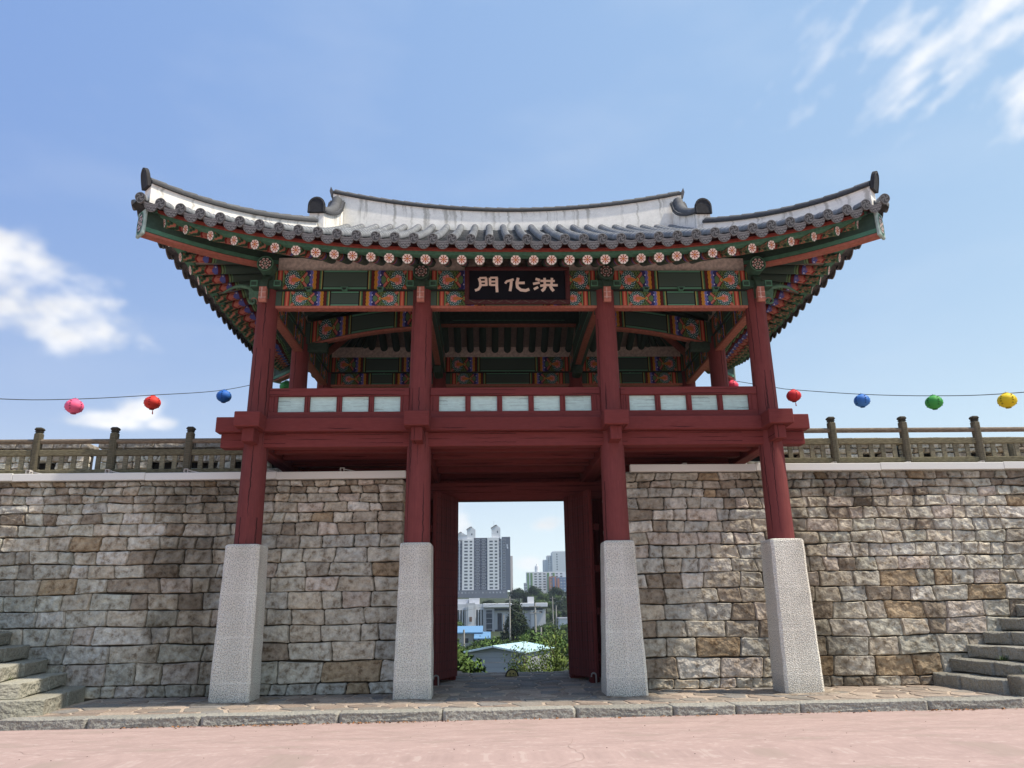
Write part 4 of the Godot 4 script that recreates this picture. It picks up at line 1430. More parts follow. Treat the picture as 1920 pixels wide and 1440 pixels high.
func build_roof() -> void:
	rng.seed = 400
	# rafters
	var front := []
	for k in range(-11, 12): front.append([k * 0.381, 0])
	for x in [4.60, 5.03, 5.44, 5.86, 6.34, 6.84, 7.28]:
		front.append([x, 1])
		front.append([-x, 1])
	front.sort_custom(func(a, b): return a[0] < b[0])
	var side := []
	for k in range(-4, 5): side.append([k * 0.40, 0])
	for x in [4.55, 5.03, 5.44, 5.86, 6.34, 6.84, 7.28]:
		side.append([x - 2.48, 1])
		side.append([-x + 2.48, 1])
	side.sort_custom(func(a, b): return a[0] < b[0])
	var board := MB.new()
	board.col = L(0.42, 0.37, 0.31)
	for s in 4:
		var lines := []
		var H: float = HL[s]
		for r in (front if s == 0 or s == 3 else side):
			var a: float = r[0]
			var q := qof(s, a)
			var p0 := W(s, a, raf_y(q), raf_o(q))
			var p1: Vector3
			if r[1] == 0: p1 = W(s, a, 10.22, -1.9)
			else: p1 = W(s, signf(a) * (H - 1.9), 10.22, -1.9)
			var rad := 0.108 + rng.randf_range(-0.006, 0.006)
			var mb := MB.new()
			mb.tube([p0, p0.lerp(p1, 0.25), p0.lerp(p1, 0.6), p1], [rad, rad * 1.03, rad * (1.0 if r[1] == 0 else 0.75), rad * (1.0 if r[1] == 0 else 0.3)], 12, false, true)
			var off := rng.randf()
			for i in mb.u.size(): mb.u[i].x = fmod(mb.u[i].x, 1.0) * 0.98 + 0.01
			var o := put(mb, "rafter", M.rafter, gate)
			var nn := (p0 - p1).normalized()
			var dm := MB.new()
			disc(dm, p0 + nn * 0.002, nn, rad, 20)
			put(dm, "rafter_end", M.flower, o)
			lines.append([p0 + Vector3.UP * 0.09, p1 + Vector3.UP * 0.09])
		# hip lines close the boarding at the corners
		for e in [0, 1]:
			var a := (H + 2.0) * (-1.0 if e == 0 else 1.0)
			var l := [W(s, a, 9.56, 2.0), W(s, signf(a) * (H - 1.9), 10.36, -1.9)]
			if e == 0: lines.push_front(l)
			else: lines.append(l)
		for i in lines.size() - 1:
			for k in 4:
				var a0: Vector3 = lines[i][0].lerp(lines[i][1], k / 4.0)
				var b0: Vector3 = lines[i + 1][0].lerp(lines[i + 1][1], k / 4.0)
				var a1: Vector3 = lines[i][0].lerp(lines[i][1], (k + 1) / 4.0)
				var b1: Vector3 = lines[i + 1][0].lerp(lines[i + 1][1], (k + 1) / 4.0)
				var nn := (b0 - a0).cross(a1 - a0).normalized()
				if nn.y > 0: nn = -nn
				board.quad(a0, b0, b1, a1, nn)
	put(board, "roof_boarding", M.painted, gate)
	# eave boards: green, salmon, dark red
	for s in 4:
		var H: float = HL[s]
		for bd in [["eave_board", G1 * 0.95, 0.085, 0.155, -0.12, 0.06], ["eave_line", L(0.34, 0.07, 0.05), 0.157, 0.215, -0.10, 0.115], ["eave_fascia", L(0.06, 0.012, 0.014), 0.217, 0.33, -0.10, 0.09]]:
			var p := []
			var lat := []
			for i in 41:
				var a := (i / 20.0 - 1.0) * (H + 2.02)
				var q := qof(s, a)
				p.append(W(s, a, raf_y(q), raf_o(q)))
				lat.append(W(s, 0, 0, 1) - W(s, 0, 0, 0))
			var mb := MB.new()
			mb.col = bd[1]
			mb.sweep(p, lat, [Vector2(bd[4], bd[2]), Vector2(bd[5], bd[2]), Vector2(bd[5], bd[3]), Vector2(bd[4], bd[3])])
			put(mb, bd[0], M.painted, gate)
	# hip rafters
	for sx in [-1.0, 1.0]:
		for sz in [0, 1]:
			var mb := MB.new()
			mb.col = L(0.045, 0.085, 0.06)
			var so := MB.new()
			so.col = SALMON
			var st := MB.new()
			st.col = G1
			var dg := Vector3(sx, 0, 1 if sz == 0 else -1).normalized()
			var lt := Vector3.UP.cross(dg).normalized()
			var p := []
			var lat := []
			for i in 11:
				var t := i / 10.0
				var o := lerpf(-1.9, 2.03, t)
				var y := 10.0 - 0.72 * minf(t / 0.5, 1.0)
				if t > 0.5:
					var k := (t - 0.5) / 0.5
					y = 9.28 - 0.44 * k + 0.22 * k * k
				p.append(Vector3(sx * (5.58 + o), y, o if sz == 0 else -6.2 - o))
				lat.append(lt)
			mb.sweep(p, lat, [Vector2(-0.13, 0.02), Vector2(0.13, 0.02), Vector2(0.13, 0.46), Vector2(-0.13, 0.46)])
			var ho := put(mb, "hip_rafter", M.painted, gate)
			so.sweep(p, lat, [Vector2(-0.105, -0.03), Vector2(0.105, -0.03), Vector2(0.125, 0.018), Vector2(-0.125, 0.018)])
			put(so, "soffit_band", M.painted, ho)
			for w in [-1.0, 1.0]:
				st.sweep(p, lat, [Vector2(w * 0.132, 0.03), Vector2(w * 0.137, 0.03), Vector2(w * 0.137, 0.12), Vector2(w * 0.132, 0.12)])
			put(st, "side_stripe", M.painted, ho)
			# end plate
			var tip: Vector3 = p[10]
			var ep := MB.new()
			ep.col = L(0.45, 0.58, 0.52)
			ep.box(Transform3D(Basis(lt, Vector3.UP, dg), tip + Vector3.UP * 0.22 + dg * 0.03), Vector3(0.34, 0.56, 0.07), 0.02)
			var eo := put(ep, "end_plate", M.painted, ho)
			var fm := MB.new()
			disc(fm, tip + Vector3.UP * 0.22 + dg * 0.068, dg, 0.155, 20, 0.26)
			put(fm, "flower_disc", M.flower_green, eo)
			# curved tile cap that covers the corner
			var cp := MB.new()
			cp.col = L(0.10, 0.105, 0.105)
			cp.tube([tip + Vector3.UP * 0.48 - dg * 0.20, tip + Vector3.UP * 0.53 + dg * 0.08, tip + Vector3.UP * 0.60 + dg * 0.24], [0.13, 0.13, 0.11], 12, true, true, 0, PI)
			put(cp, "corner_tile", M.tile, gate)
	# tiled slopes
	for s in 4:
		var H: float = HL[s]
		var n := 40 if s == 0 or s == 3 else 27
		var a0 := -7.616 if n == 40 else -5.10
		var step := 0.3925
		# valley tiles under the rolls
		var vm := MB.new()
		for i in n + 1:
			var ac := a0 + (i - 0.5) * step
			if absf(ac) > H + 2.12: continue
			var q := qof(s, ac)
			var oe := eave_o(q)
			var oi := inner_o(s, ac) - 0.05
			var m := maxi(1, int((oe - oi) / 0.28))
			var sec := [-0.20, -0.10, 0.0, 0.10, 0.20]
			var dep := [0.05, 0.0, -0.018, 0.0, 0.05]
			for k in m:
				var o0 := lerpf(oe, oi, float(k) / m)
				var o1 := lerpf(oe, oi, float(k + 1) / m)
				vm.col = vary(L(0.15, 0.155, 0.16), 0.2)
				for j in 4:
					var x0: float = ac + sec[j]
					var x1: float = ac + sec[j + 1]
					var pa := W(s, x0, roof_y(qof(s, x0), o0) - 0.10 + dep[j] + 0.022, o0)
					var pb := W(s, x1, roof_y(qof(s, x1), o0) - 0.10 + dep[j + 1] + 0.022, o0)
					var pc := W(s, x1, roof_y(qof(s, x1), o1) - 0.10 + dep[j + 1], o1)
					var pd := W(s, x0, roof_y(qof(s, x0), o1) - 0.10 + dep[j], o1)
					var nn := (pb - pa).cross(pd - pa).normalized()
					if nn.y < 0: nn = -nn
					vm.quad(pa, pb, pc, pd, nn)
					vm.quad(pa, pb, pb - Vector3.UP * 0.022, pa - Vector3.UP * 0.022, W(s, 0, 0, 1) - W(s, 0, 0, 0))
			if s == 3: continue
			# hanging drip tile at the eave
			var dt := MB.new()
			dt.col = vary(Color(1, 1, 1), 0.12)
			var fwd := W(s, 0, 0, 1) - W(s, 0, 0, 0)
			var right := W(s, 1, 0, 0) - W(s, 0, 0, 0)
			var yb := roof_y(q, oe) - 0.06
			var slope := (roof_y(qof(s, ac + 0.1), eave_o(qof(s, ac + 0.1))) - roof_y(qof(s, ac - 0.1), eave_o(qof(s, ac - 0.1)))) / 0.2
			var base := W(s, ac, yb, oe + 0.02)
			var rx := (right + Vector3.UP * slope).normalized()
			var down := (Vector3.DOWN - fwd * 0.15).normalized()
			var face := (fwd - Vector3.UP * 0.25).normalized()
			var prev_t := Vector3()
			var prev_b := Vector3()
			for k in 11:
				var u := k / 5.0 - 1.0
				var pt := base + rx * u * 0.158 + Vector3.UP * (0.055 * u * u - 0.02)
				var pb2 := base + rx * u * 0.158 + Vector3.UP * 0.05 + down * (0.045 + 0.19 * sqrt(maxf(0.0, 1.0 - u * u)))
				if k > 0:
					dt.quad(prev_t, pt, pb2, prev_b, face, Vector2((u + 0.8) / 2.0, 0), Vector2((u + 1.0) / 2.0, 0), Vector2((u + 1.0) / 2.0, 1), Vector2((u + 0.8) / 2.0, 1))
					dt.quad(prev_t - fwd * 0.025, pt - fwd * 0.025, pb2 - fwd * 0.025, prev_b - fwd * 0.025, -face)
					dt.quad(prev_b, pb2, pb2 - fwd * 0.025, prev_b - fwd * 0.025, down)
					dt.quad(prev_t, pt, pt - fwd * 0.20 + Vector3.UP * 0.03, prev_t - fwd * 0.20 + Vector3.UP * 0.03, Vector3.UP)
				prev_t = pt
				prev_b = pb2
			put(dt, "drip_tile", M.drip_tile, gate)
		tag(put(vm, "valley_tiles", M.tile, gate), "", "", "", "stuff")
		if s == 3: continue
		for i in n:
			var a := a0 + i * step
			var q := qof(s, a)
			var oe := eave_o(q) + 0.03
			var oi := inner_o(s, a)
			if oe - oi < 0.12: oi = oe - 0.12
			var m := maxi(1, int((oe - oi) / 0.30))
			var rm := MB.new()
			rm.col = vary(L(0.30, 0.315, 0.33), 0.14)
			for k in m:
				var o0 := lerpf(oe, oi, float(k) / m)
				var o1 := lerpf(oe, oi, float(k + 1) / m)
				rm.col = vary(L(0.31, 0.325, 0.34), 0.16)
				var c0 := W(s, a, roof_y(q, o0) + 0.0, o0)
				var c1 := W(s, a, roof_y(q, o1) - 0.012, o1)
				rm.tube([c0, c0.lerp(c1, 0.04), c1], [0.088, 0.094, 0.088], 9, k > 0, false, -0.5, PI + 0.5)
			var ro := put(rm, "roof_tile_row", M.tile, gate)
			# end tile with its pointed lower rim
			var em := MB.new()
			em.col = vary(Color(1, 1, 1), 0.12)
			var fwd2 := W(s, 0, 0, 1) - W(s, 0, 0, 0)
			var fn := (fwd2 - Vector3.UP * 0.12).normalized()
			var rt := Vector3.UP.cross(fn).normalized()
			var up := fn.cross(rt)
			var at := W(s, a, roof_y(q, oe), oe) + fwd2 * 0.012
			var ring := []
			for k in 21:
				var g := TAU * k / 20.0
				var r := 0.103
				if sin(g) < -0.75: r = 0.103 + 0.028 * (-sin(g) - 0.75) / 0.25
				ring.append(at + rt * cos(g) * r + up * sin(g) * r)
			for k in 20:
				var g0 := TAU * k / 20.0
				var g1 := TAU * (k + 1) / 20.0
				em.tri(at, ring[k], ring[k + 1], fn, fn, fn, Vector2(0.5, 0.5), Vector2(0.5 + 0.49 * cos(g0), 0.5 - 0.49 * sin(g0)), Vector2(0.5 + 0.49 * cos(g1), 0.5 - 0.49 * sin(g1)))
				var no: Vector3 = (ring[k] - at).normalized()
				em.quad(ring[k], ring[k + 1], ring[k + 1] - fn * 0.05, ring[k] - fn * 0.05, no)
			put(em, "end_tile", M.end_tile, ro)
	# ridges of white plaster under tile caps
	var pts := []
	for i in 25:
		var x := (i / 12.0 - 1.0) * 4.93
		pts.append([Vector3(x, 11.75, -3.1), 12.39 + 0.57 * pow(x / 4.95, 2.0) - 11.75])
	ridge("main_ridge", pts, Vector3(0, 0, 1), 0.36)
	for sx in [-1.0, 1.0]:
		# upturned end tile of the main ridge
		var em := MB.new()
		em.col = L(0.16, 0.16, 0.165)
		em.prism(Transform3D(Basis(Vector3.RIGHT, Vector3.UP, Vector3.BACK), Vector3(sx * 4.95, 12.93, -3.22)), PackedVector2Array([Vector2(-sx * 0.12, -0.02), Vector2(sx * 0.05, -0.04), Vector2(sx * 0.10, 0.14), Vector2(sx * 0.07, 0.28), Vector2(sx * 0.0, 0.14)]), 0.24)
		put(em, "ridge_end_tile", M.tile, gate)
		for sz in [1.0, -1.0]:
			var q := []
			for i in 11:
				var t := i / 10.0
				var o := lerpf(2.3, -0.72 + 3.1 - 0.0, 0.0)
				var z := lerpf(-3.1 + 0.22, -0.70, t)
				var yb := roof_y(4.8, z) - 0.06
				var top := lerpf(12.62, 11.10, pow(t, 0.62)) if t < 1.0 else 11.10
				q.append([Vector3(sx * 4.80, yb, z if sz > 0 else -6.2 - z), top - yb])
			ridge("descending_ridge", q, Vector3(1, 0, 0), 0.38)
			end_horn(q[10][0] + Vector3(0, q[10][1], 0), Vector3(0, 0, sz), 0.21, 0.40, 0.0)
			var hq := []
			for i in 15:
				var t := i / 14.0
				var o := lerpf(-0.72, 2.03, t)
				var x := 5.58 + o
				var yb := roof_y(x, o) - 0.10
				var top := lerpf(10.78, 10.09, 1.0 - pow(1.0 - t, 1.9)) + 0.07 * pow(t, 3.0)
				hq.append([Vector3(sx * x, yb, o if sz > 0 else -6.2 - o), top - yb])
			ridge("hip_ridge", hq, Vector3(1, 0, -sx * sz).normalized(), 0.34)
			end_horn(hq[14][0] + Vector3(0, hq[14][1] - 0.03, 0), Vector3(sx, 0, sz).normalized(), 0.15, 0.42, 0.22)
		# gable board
		var gb := MB.new()
		gb.col = L(0.20, 0.05, 0.04)
		gb.prism(Transform3D(Basis(Vector3(0, 0, 1), Vector3.UP, Vector3(-1, 0, 0)), Vector3(sx * 4.72, 0, -3.1)), PackedVector2Array([Vector2(-2.35, 10.5), Vector2(2.35, 10.5), Vector2(0, 12.2)]), 0.06)
		put(gb, "gable_board", M.painted, gate)

# pts: [base, height]; plaster wall with two thin tile courses and a round cap row
func ridge(called: String, pts: Array, lat: Vector3, w: float) -> void:
	var mb := MB.new()
	var p := []
	var lt := []
	for q in pts:
		p.append(q[0])
		lt.append(lat)
	var dist := 0.0
	var h := w * 0.5
	for i in p.size() - 1:
		var l: float = (p[i + 1] - p[i]).length()
		var u0: Vector3 = Vector3.UP * pts[i][1]
		var u1: Vector3 = Vector3.UP * pts[i + 1][1]
		for sg in [-1.0, 1.0]:
			mb.quad(p[i] + lat * h * sg, p[i + 1] + lat * h * sg, p[i + 1] + lat * h * 0.92 * sg + u1, p[i] + lat * h * 0.92 * sg + u0, lat * sg, Vector2(dist, 1), Vector2(dist + l, 1), Vector2(dist + l, 0), Vector2(dist, 0))
		dist += l
	for e in [[0, 1], [p.size() - 1, p.size() - 2]]:
		var nn: Vector3 = p[e[0]] - p[e[1]]
		nn.y = 0
		nn = nn.normalized()
		var u: Vector3 = Vector3.UP * pts[e[0]][1]
		mb.quad(p[e[0]] + lat * h, p[e[0]] - lat * h, p[e[0]] - lat * h * 0.92 + u, p[e[0]] + lat * h * 0.92 + u, nn, Vector2(dist, 1), Vector2(dist + w, 1), Vector2(dist + w, 0), Vector2(dist, 0))
	var off := rng.randf() * 9.0
	for i in mb.u.size(): mb.u[i].x += off
	var o := put(mb, called, M.plaster, gate)
	var tops := []
	for q in pts: tops.append(q[0] + Vector3.UP * q[1])
	var c1 := MB.new()
	c1.col = L(0.07, 0.072, 0.075)
	c1.sweep(tops, lt, [Vector2(-h * 1.22, 0.0), Vector2(h * 1.22, 0.0), Vector2(h * 1.22, 0.035), Vector2(-h * 1.22, 0.035)])
	put(c1, "tile_course", M.tile, o)
	var c2 := MB.new()
	c2.col = L(0.12, 0.125, 0.13)
	c2.sweep(tops, lt, [Vector2(-h * 1.05, 0.036), Vector2(h * 1.05, 0.036), Vector2(h * 1.05, 0.085), Vector2(-h * 1.05, 0.085)])
	put(c2, "tile_course", M.tile, o)
	# cap tiles, one after another
	var curve := Curve3D.new()
	for q in tops: curve.add_point(q + Vector3.UP * 0.085)
	var len := curve.get_baked_length()
	var n := maxi(2, int(len / 0.33))
	for i in n:
		var a := curve.sample_baked(len * i / n)
		var b := curve.sample_baked(len * (i + 1) / n)
		var cm := MB.new()
		cm.col = vary(L(0.15, 0.155, 0.16), 0.2)
		cm.tube([a, a.lerp(b, 0.05), b - Vector3.UP * 0.008], [h * 0.72, h * 0.75, h * 0.70], 9, true, true, 0.0, PI)
		put(cm, "cap_tile", M.tile, o)

# dark rounded end tile that stands at the foot of a ridge
func end_horn(at: Vector3, fwd: Vector3, hw: float, ht: float, lean: float) -> void:
	var lt := Vector3.UP.cross(fwd).normalized()
	var up := (Vector3.UP + fwd * lean).normalized()
	var pg := PackedVector2Array()
	pg.append(Vector2(-hw, -0.02))
	pg.append(Vector2(hw, -0.02))
	for k in 11:
		var a := PI * k / 10.0
		pg.append(Vector2(cos(a) * hw, ht * 0.42 + sin(a) * ht * 0.58))
	var mb := MB.new()
	mb.col = L(0.045, 0.047, 0.05)
	mb.prism(Transform3D(Basis(lt, up, lt.cross(up)), at), pg, 0.075)
	var o := put(mb, "ridge_foot_tile", M.tile, gate)
	var rm := MB.new()
	rm.col = L(0.075, 0.078, 0.08)
	var pp := []
	for k in range(1, pg.size() + 1): pp.append(at + lt * pg[k % pg.size()].x * 0.86 + up * pg[k % pg.size()].y * 0.9 + lt.cross(up) * 0.075)
	var rr := []
	for q in pp: rr.append(0.014)
	rm.tube(pp, rr, 6)
	put(rm, "rim", M.tile, o)

# ---------------------------------------------------------------- signs
func strokes(mb: MB, t: Transform3D, list: Array, sc: Vector2, org: Vector2, d: float) -> void:
	var k := 0
	for s in list:
		var pl := PackedVector2Array()
		for i in range(1, s.size(), 2): pl.append(Vector2((s[i] - org.x) * sc.x, (org.y - s[i + 1]) * sc.y))
		for pg in Geometry2D.offset_polyline(pl, s[0] * 0.5 * sc.x, Geometry2D.JOIN_ROUND, Geometry2D.END_ROUND):
			mb.prism(t, pg, d + k * 0.0007, false)
		k += 1

func build_signs() -> void:
	var b := thing("name_board", "black wooden name board with three pale characters under the eave", "sign", Vector3(0.07, 8.19, 0.42))
	var tilt := Basis(Vector3.RIGHT, 0.03)
	var bo := MB.new()
	bo.col = L(0.006, 0.0065, 0.009)
	bo.box(T(Vector3(0, 0.445, -0.01), tilt), Vector3(2.16, 0.72, 0.05))
	put(bo, "board", M.matt, b)
	for q in [[0.0, 0.85, 2.36, 0.085, 0], [0.0, 0.045, 2.36, 0.10, 0], [-1.13, 0.445, 0.10, 0.71, 1], [1.13, 0.445, 0.10, 0.71, 1]]:
		var f := MB.new()
		f.col = L(0.085, 0.02, 0.02)
		f.box(T(Vector3(q[0], q[1], 0.02 + (q[1] - 0.445) * 0.03), tilt), Vector3(q[2], q[3], 0.09), 0.015)
		var fo := put(f, "frame", M.painted, b)
		if q[1] < 0.1:
			var tr := MB.new()
			tr.col = L(0.13, 0.10, 0.07)
			for i in 11:
				tr.box(T(Vector3(-1.0 + i * 0.2, 0.045, 0.0545), Basis(Vector3.BACK, 0.45 if i % 2 else -0.45)), Vector3(0.16, 0.014, 0.006))
			put(tr, "scroll_line", M.painted, fo)
	var list := [
		[40, 325, 195, 345, 255, 348, 325, 318, 372, 262, 392], [32, 330, 192, 448, 188], [42, 440, 192, 444, 318], [27, 350, 252, 440, 249], [32, 355, 306, 440, 306],
		[40, 502, 190, 506, 312], [31, 505, 188, 628, 186], [44, 612, 188, 611, 320, 617, 420], [27, 510, 250, 600, 248], [32, 510, 306, 600, 304],
		[36, 748, 278, 775, 245, 830, 230, 885, 213], [44, 848, 240, 842, 310, 826, 402], [46, 960, 190, 938, 270, 945, 340, 1000, 385, 1080, 394, 1136, 372], [40, 950, 272, 1065, 270],
		[40, 1242, 205, 1312, 226], [38, 1200, 287, 1308, 264], [38, 1212, 373, 1280, 338], [34, 1318, 238, 1552, 240], [38, 1315, 318, 1420, 305, 1598, 310], [40, 1388, 192, 1390, 310], [40, 1508, 192, 1496, 310], [46, 1398, 325, 1375, 372, 1338, 402], [46, 1480, 325, 1500, 368, 1530, 402]]
	var ch := MB.new()
	ch.col = L(0.62, 0.50, 0.42)
	for q in [[0, 10], [10, 14], [14, 23]]:
		ch = MB.new()
		ch.col = L(0.80, 0.66, 0.56)
		strokes(ch, Transform3D(tilt, Vector3(0, 0.445, 0.016)), list.slice(q[0], q[1]), Vector2(0.00139, 0.00149), Vector2(945, 312), 0.012)
		put(ch, "character", M.matt, b)
	# warning plate on the passage floor
	var c := thing("floor_sign", "small half-round cream caution plate standing on the passage floor", "sign", Vector3(-0.01, 0.0, -4.93))
	var pg := PackedVector2Array()
	var pi2 := PackedVector2Array()
	for k in 21:
		pg.append(Vector2(cos(PI * k / 20) * 0.178, sin(PI * k / 20) * 0.195))
		pi2.append(Vector2(cos(PI * k / 20) * 0.140, 0.012 + sin(PI * k / 20) * 0.148))
	var pm := MB.new()
	pm.col = L(0.05, 0.04, 0.035)
	pm.prism(T(Vector3(0, 0, -0.02)), pg, 0.04)
	put(pm, "plate", M.plain, c)
	var im := MB.new()
	im.col = L(0.50, 0.44, 0.17)
	im.prism(T(Vector3(0, 0, 0.0202)), pi2, 0.003)
	put(im, "face", M.plain, c)
	var tx := MB.new()
	tx.col = L(0.02, 0.02, 0.02)
	strokes(tx, T(Vector3(0, 0.055, 0.0235)), [[8, -50, -22, -15, -22], [7, -32, -20, -52, 0], [7, -32, -20, -14, 0], [8, -56, 10, -8, 10], [8, -32, 10, -32, 28], [7, 22, -22, 34, -12, 22, -2, 10, -12, 22, -22], [8, 8, 12, 42, 10], [8, 54, -26, 54, 26]], Vector2(0.00155, 0.00155), Vector2(0, 2), 0.003)
	put(tx, "lettering", M.plain, c)

# ---------------------------------------------------------------- stairs
func build_stairs() -> void:
	rng.seed = 500
	var l := thing("stone_stairs", "grey stone stairs climbing the rampart beside the left wall", "stairs")
	var ax := Vector3(0.62, 0, 2.67).normalized()
	var nrm := Vector3(2.67, 0, -0.62).normalized()
	for k in 9:
		var org := Vector3(-8.97 - k * 0.42, -0.12 if k == 0 else 0.0, -1.0)
		var y0 := 0.0 + k * 0.272 - (0.1 if k == 0 else 0.0)
		var y1 := (k + 1) * 0.272 - 0.006
		var cuts := [0.0, rng.randf_range(1.0, 1.9), 2.85 - 0.02 * k]
		for i in 2:
			var mb := MB.new()
			var pg := PackedVector2Array([Vector2(cuts[i] + 0.005, y0), Vector2(cuts[i + 1] - 0.005, y0), Vector2(cuts[i + 1] - 0.005, y1 + rng.randf_range(-0.012, 0.01)), Vector2(cuts[i] + 0.005, y1 + rng.randf_range(-0.012, 0.01))])
			stone(mb, Transform3D(Basis(ax, Vector3.UP, nrm), Vector3(org.x, 0, org.z)), pg, 0.75, 0.025, vary(L(0.44, 0.43, 0.355), 0.14), 0.03, true, 0.015, false, 0.03)
			put(mb, "step_stone", M.step, l)
	var fill := MB.new()
	fill.col = L(0.16, 0.15, 0.12)
	for k in range(1, 9):
		fill.bx(-9.15 - k * 0.42, -13.5, k * 0.272 - 0.3, k * 0.272 - 0.01, -1.0, 1.3)
	put(fill, "stair_core", M.matt, l)
	var ck := MB.new()
	for q in [[-9.0, -9.8, -0.15, 0.02], [-9.8, -10.6, -0.15, 0.30], [-9.25, -10.1, 0.02, 0.28]]:
		stone(ck, Transform3D(Basis(Vector3.RIGHT, Vector3.UP, Vector3.BACK), Vector3(0, 0, 1.62)), PackedVector2Array([Vector2(q[1], q[2]), Vector2(q[0], q[2]), Vector2(q[0], q[3]), Vector2(q[1], q[3])]), 0.5, 0.03, vary(L(0.28, 0.22, 0.16), 0.15), 0.05, true, 0.02, false)
	put(ck, "cheek_stone", M.step, l)
	var r := thing("stone_stairs", "grey stone stairs with weeds climbing beside the right wall", "stairs")
	for k in 10:
		var x := 8.90 + k * 0.42
		var y0 := k * 0.272 - (0.12 if k == 0 else 0.0)
		var y1 := (k + 1) * 0.272 - 0.006
		var cuts := [0.0, rng.randf_range(0.8, 1.4), 2.15]
		var ax2 := Vector3(0.18, 0, 2.1).normalized()
		for i in 2:
			var mb := MB.new()
			var pg := PackedVector2Array([Vector2(cuts[i] + 0.005, y0), Vector2(cuts[i + 1] - 0.005, y0), Vector2(cuts[i + 1] - 0.005, y1 + rng.randf_range(-0.012, 0.01)), Vector2(cuts[i] + 0.005, y1 + rng.randf_range(-0.012, 0.01))])
			stone(mb, Transform3D(Basis(ax2, Vector3.UP, ax2.cross(Vector3.UP)), Vector3(x, 0, -1.0)), pg, 0.75, 0.025, vary(L(0.37, 0.36, 0.31), 0.12), 0.03, true, 0.015, false, 0.03)
			put(mb, "step_stone", M.step, r)
	var f2 := MB.new()
	f2.col = L(0.16, 0.15, 0.12)
	for k in range(1, 10):
		f2.bx(9.25 + k * 0.42, 14.0, k * 0.272 - 0.3, k * 0.272 - 0.01, -1.0, 1.0)
	put(f2, "stair_core", M.matt, r)
	for k in 4:
		var cm := MB.new()
		stone(cm, T(Vector3(9.12 + k * 1.25, 0, 1.5)), PackedVector2Array([Vector2(0, -0.16), Vector2(1.24, -0.16), Vector2(1.24, 0.36 + k * 0.7), Vector2(0, 0.36 + k * 0.7)]), 0.34, 0.03, vary(L(0.27, 0.25, 0.20), 0.1), 0.04, true, 0.015, false, 0.03)
		put(cm, "cheek_stone", M.step, r)
	# weeds in the joints
	for q in [[Vector3(9.75, 0.548, 0.2), "small green weed in the second joint of the right stairs", 0.10], [Vector3(9.52, 0.375, 1.32), "tuft of grass on the cheek stone of the right stairs", 0.14], [Vector3(9.0, 0.0, -0.93), "low weed at the foot of the right wall beside the stairs", 0.06], [Vector3(-9.35, 0.55, 1.2), "grass tuft on a tread of the left stairs", 0.08]]:
		var g := MB.new()
		for i in 46:
			var d: Vector3 = Vector3(rng.randfn(0, 1), 0, rng.randfn(0, 0.6)) * q[2] * 0.55
			var tipv: Vector3 = q[0] + d * 1.6 + Vector3.UP * q[2] * rng.randf_range(0.4, 1.1)
			var bs: Vector3 = q[0] + d
			var sd := Vector3(rng.randf() - 0.5, 0, rng.randf() - 0.5).normalized() * 0.006
			g.col = vary(L(0.11, 0.17, 0.04), 0.4)
			var nn := Vector3(d.x, 0.6, d.z).normalized()
			g.tri(bs - sd, bs + sd, tipv, nn, nn, nn)
			g.tri(bs + sd * 2, tipv + sd, tipv, nn, nn, nn)
		tag(put(g, "weed", M.foliage), q[1], "weed")

# ---------------------------------------------------------------- wooden fences on the wall
func fence(called_label: String, xs: Array, z0: float, y: float, slats_to: Array) -> void:
	var f := thing("wooden_fence", called_label, "fence")
	var wood := L(0.26, 0.23, 0.14)
	for x in xs:
		var mb := MB.new()
		mb.col = vary(L(0.20, 0.178, 0.12), 0.15)
		var sx := 0.085
		mb.box(T(Vector3(x, y + 0.5, z0)), Vector3(sx * 2, 1.02, sx * 2), 0.035)
		for sg in [-1.0, 1.0]: mb.box(T(Vector3(x + sg * 0.02, y + 0.45, z0 + 0.086)), Vector3(0.012, 0.8, 0.006))
		var o := put(mb, "post", M.wood, f)
		var cap := MB.new()
		cap.col = L(0.085, 0.075, 0.055)
		cap.box(T(Vector3(x, y + 1.025, z0)), Vector3(0.15, 0.025, 0.15), 0.01)
		cap.box(T(Vector3(x, y + 1.085, z0)), Vector3(0.185, 0.085, 0.185), 0.035)
		put(cap, "cap", M.wood, o)
	for i in xs.size() - 1:
		var a: float = xs[i] + 0.085
		var b: float = xs[i + 1] - 0.085
		var mb := MB.new()
		mb.col = vary(L(0.30, 0.24, 0.175), 0.15)
		mb.tube([Vector3(a - 0.02, y + 0.80, z0), Vector3(b + 0.02, y + 0.80, z0)], [0.058, 0.058], 10)
		put(mb, "top_rail", M.wood, f)
		for q in [[0.46, 0.60, "middle_rail"], [0.02, 0.14, "bottom_rail"]]:
			var rb := MB.new()
			rb.col = vary(wood, 0.15)
			rb.bx(a, b, y + q[0], y + q[1], z0 - 0.05, z0 + 0.05, 0.012)
			put(rb, q[2], M.wood, f)
		var n := 5
		for k in n:
			var x := lerpf(a, b, (k + 0.85) / (n + 0.6))
			var sb := MB.new()
			sb.col = vary(L(0.33, 0.295, 0.195), 0.22)
			sb.bx(x - 0.055, x + 0.055, y + 0.138, y + 0.462, z0 - 0.022, z0 + 0.022, 0.008)
			put(sb, "slat", M.wood, f)

func build_fences() -> void:
	rng.seed = 600
	fence("mossy timber balustrade with five posts along the left wall top", [-12.7, -10.95, -9.23, -7.50, -5.95], -1.28, 4.70, [])
	fence("weathered timber balustrade with five posts along the right wall top", [5.95, 7.58, 9.31, 11.08, 12.85], -1.28, 4.85, [])
	fence("short timber balustrade set back on the right rampart walkway", [12.74, 14.3], -2.6, 4.62, [])

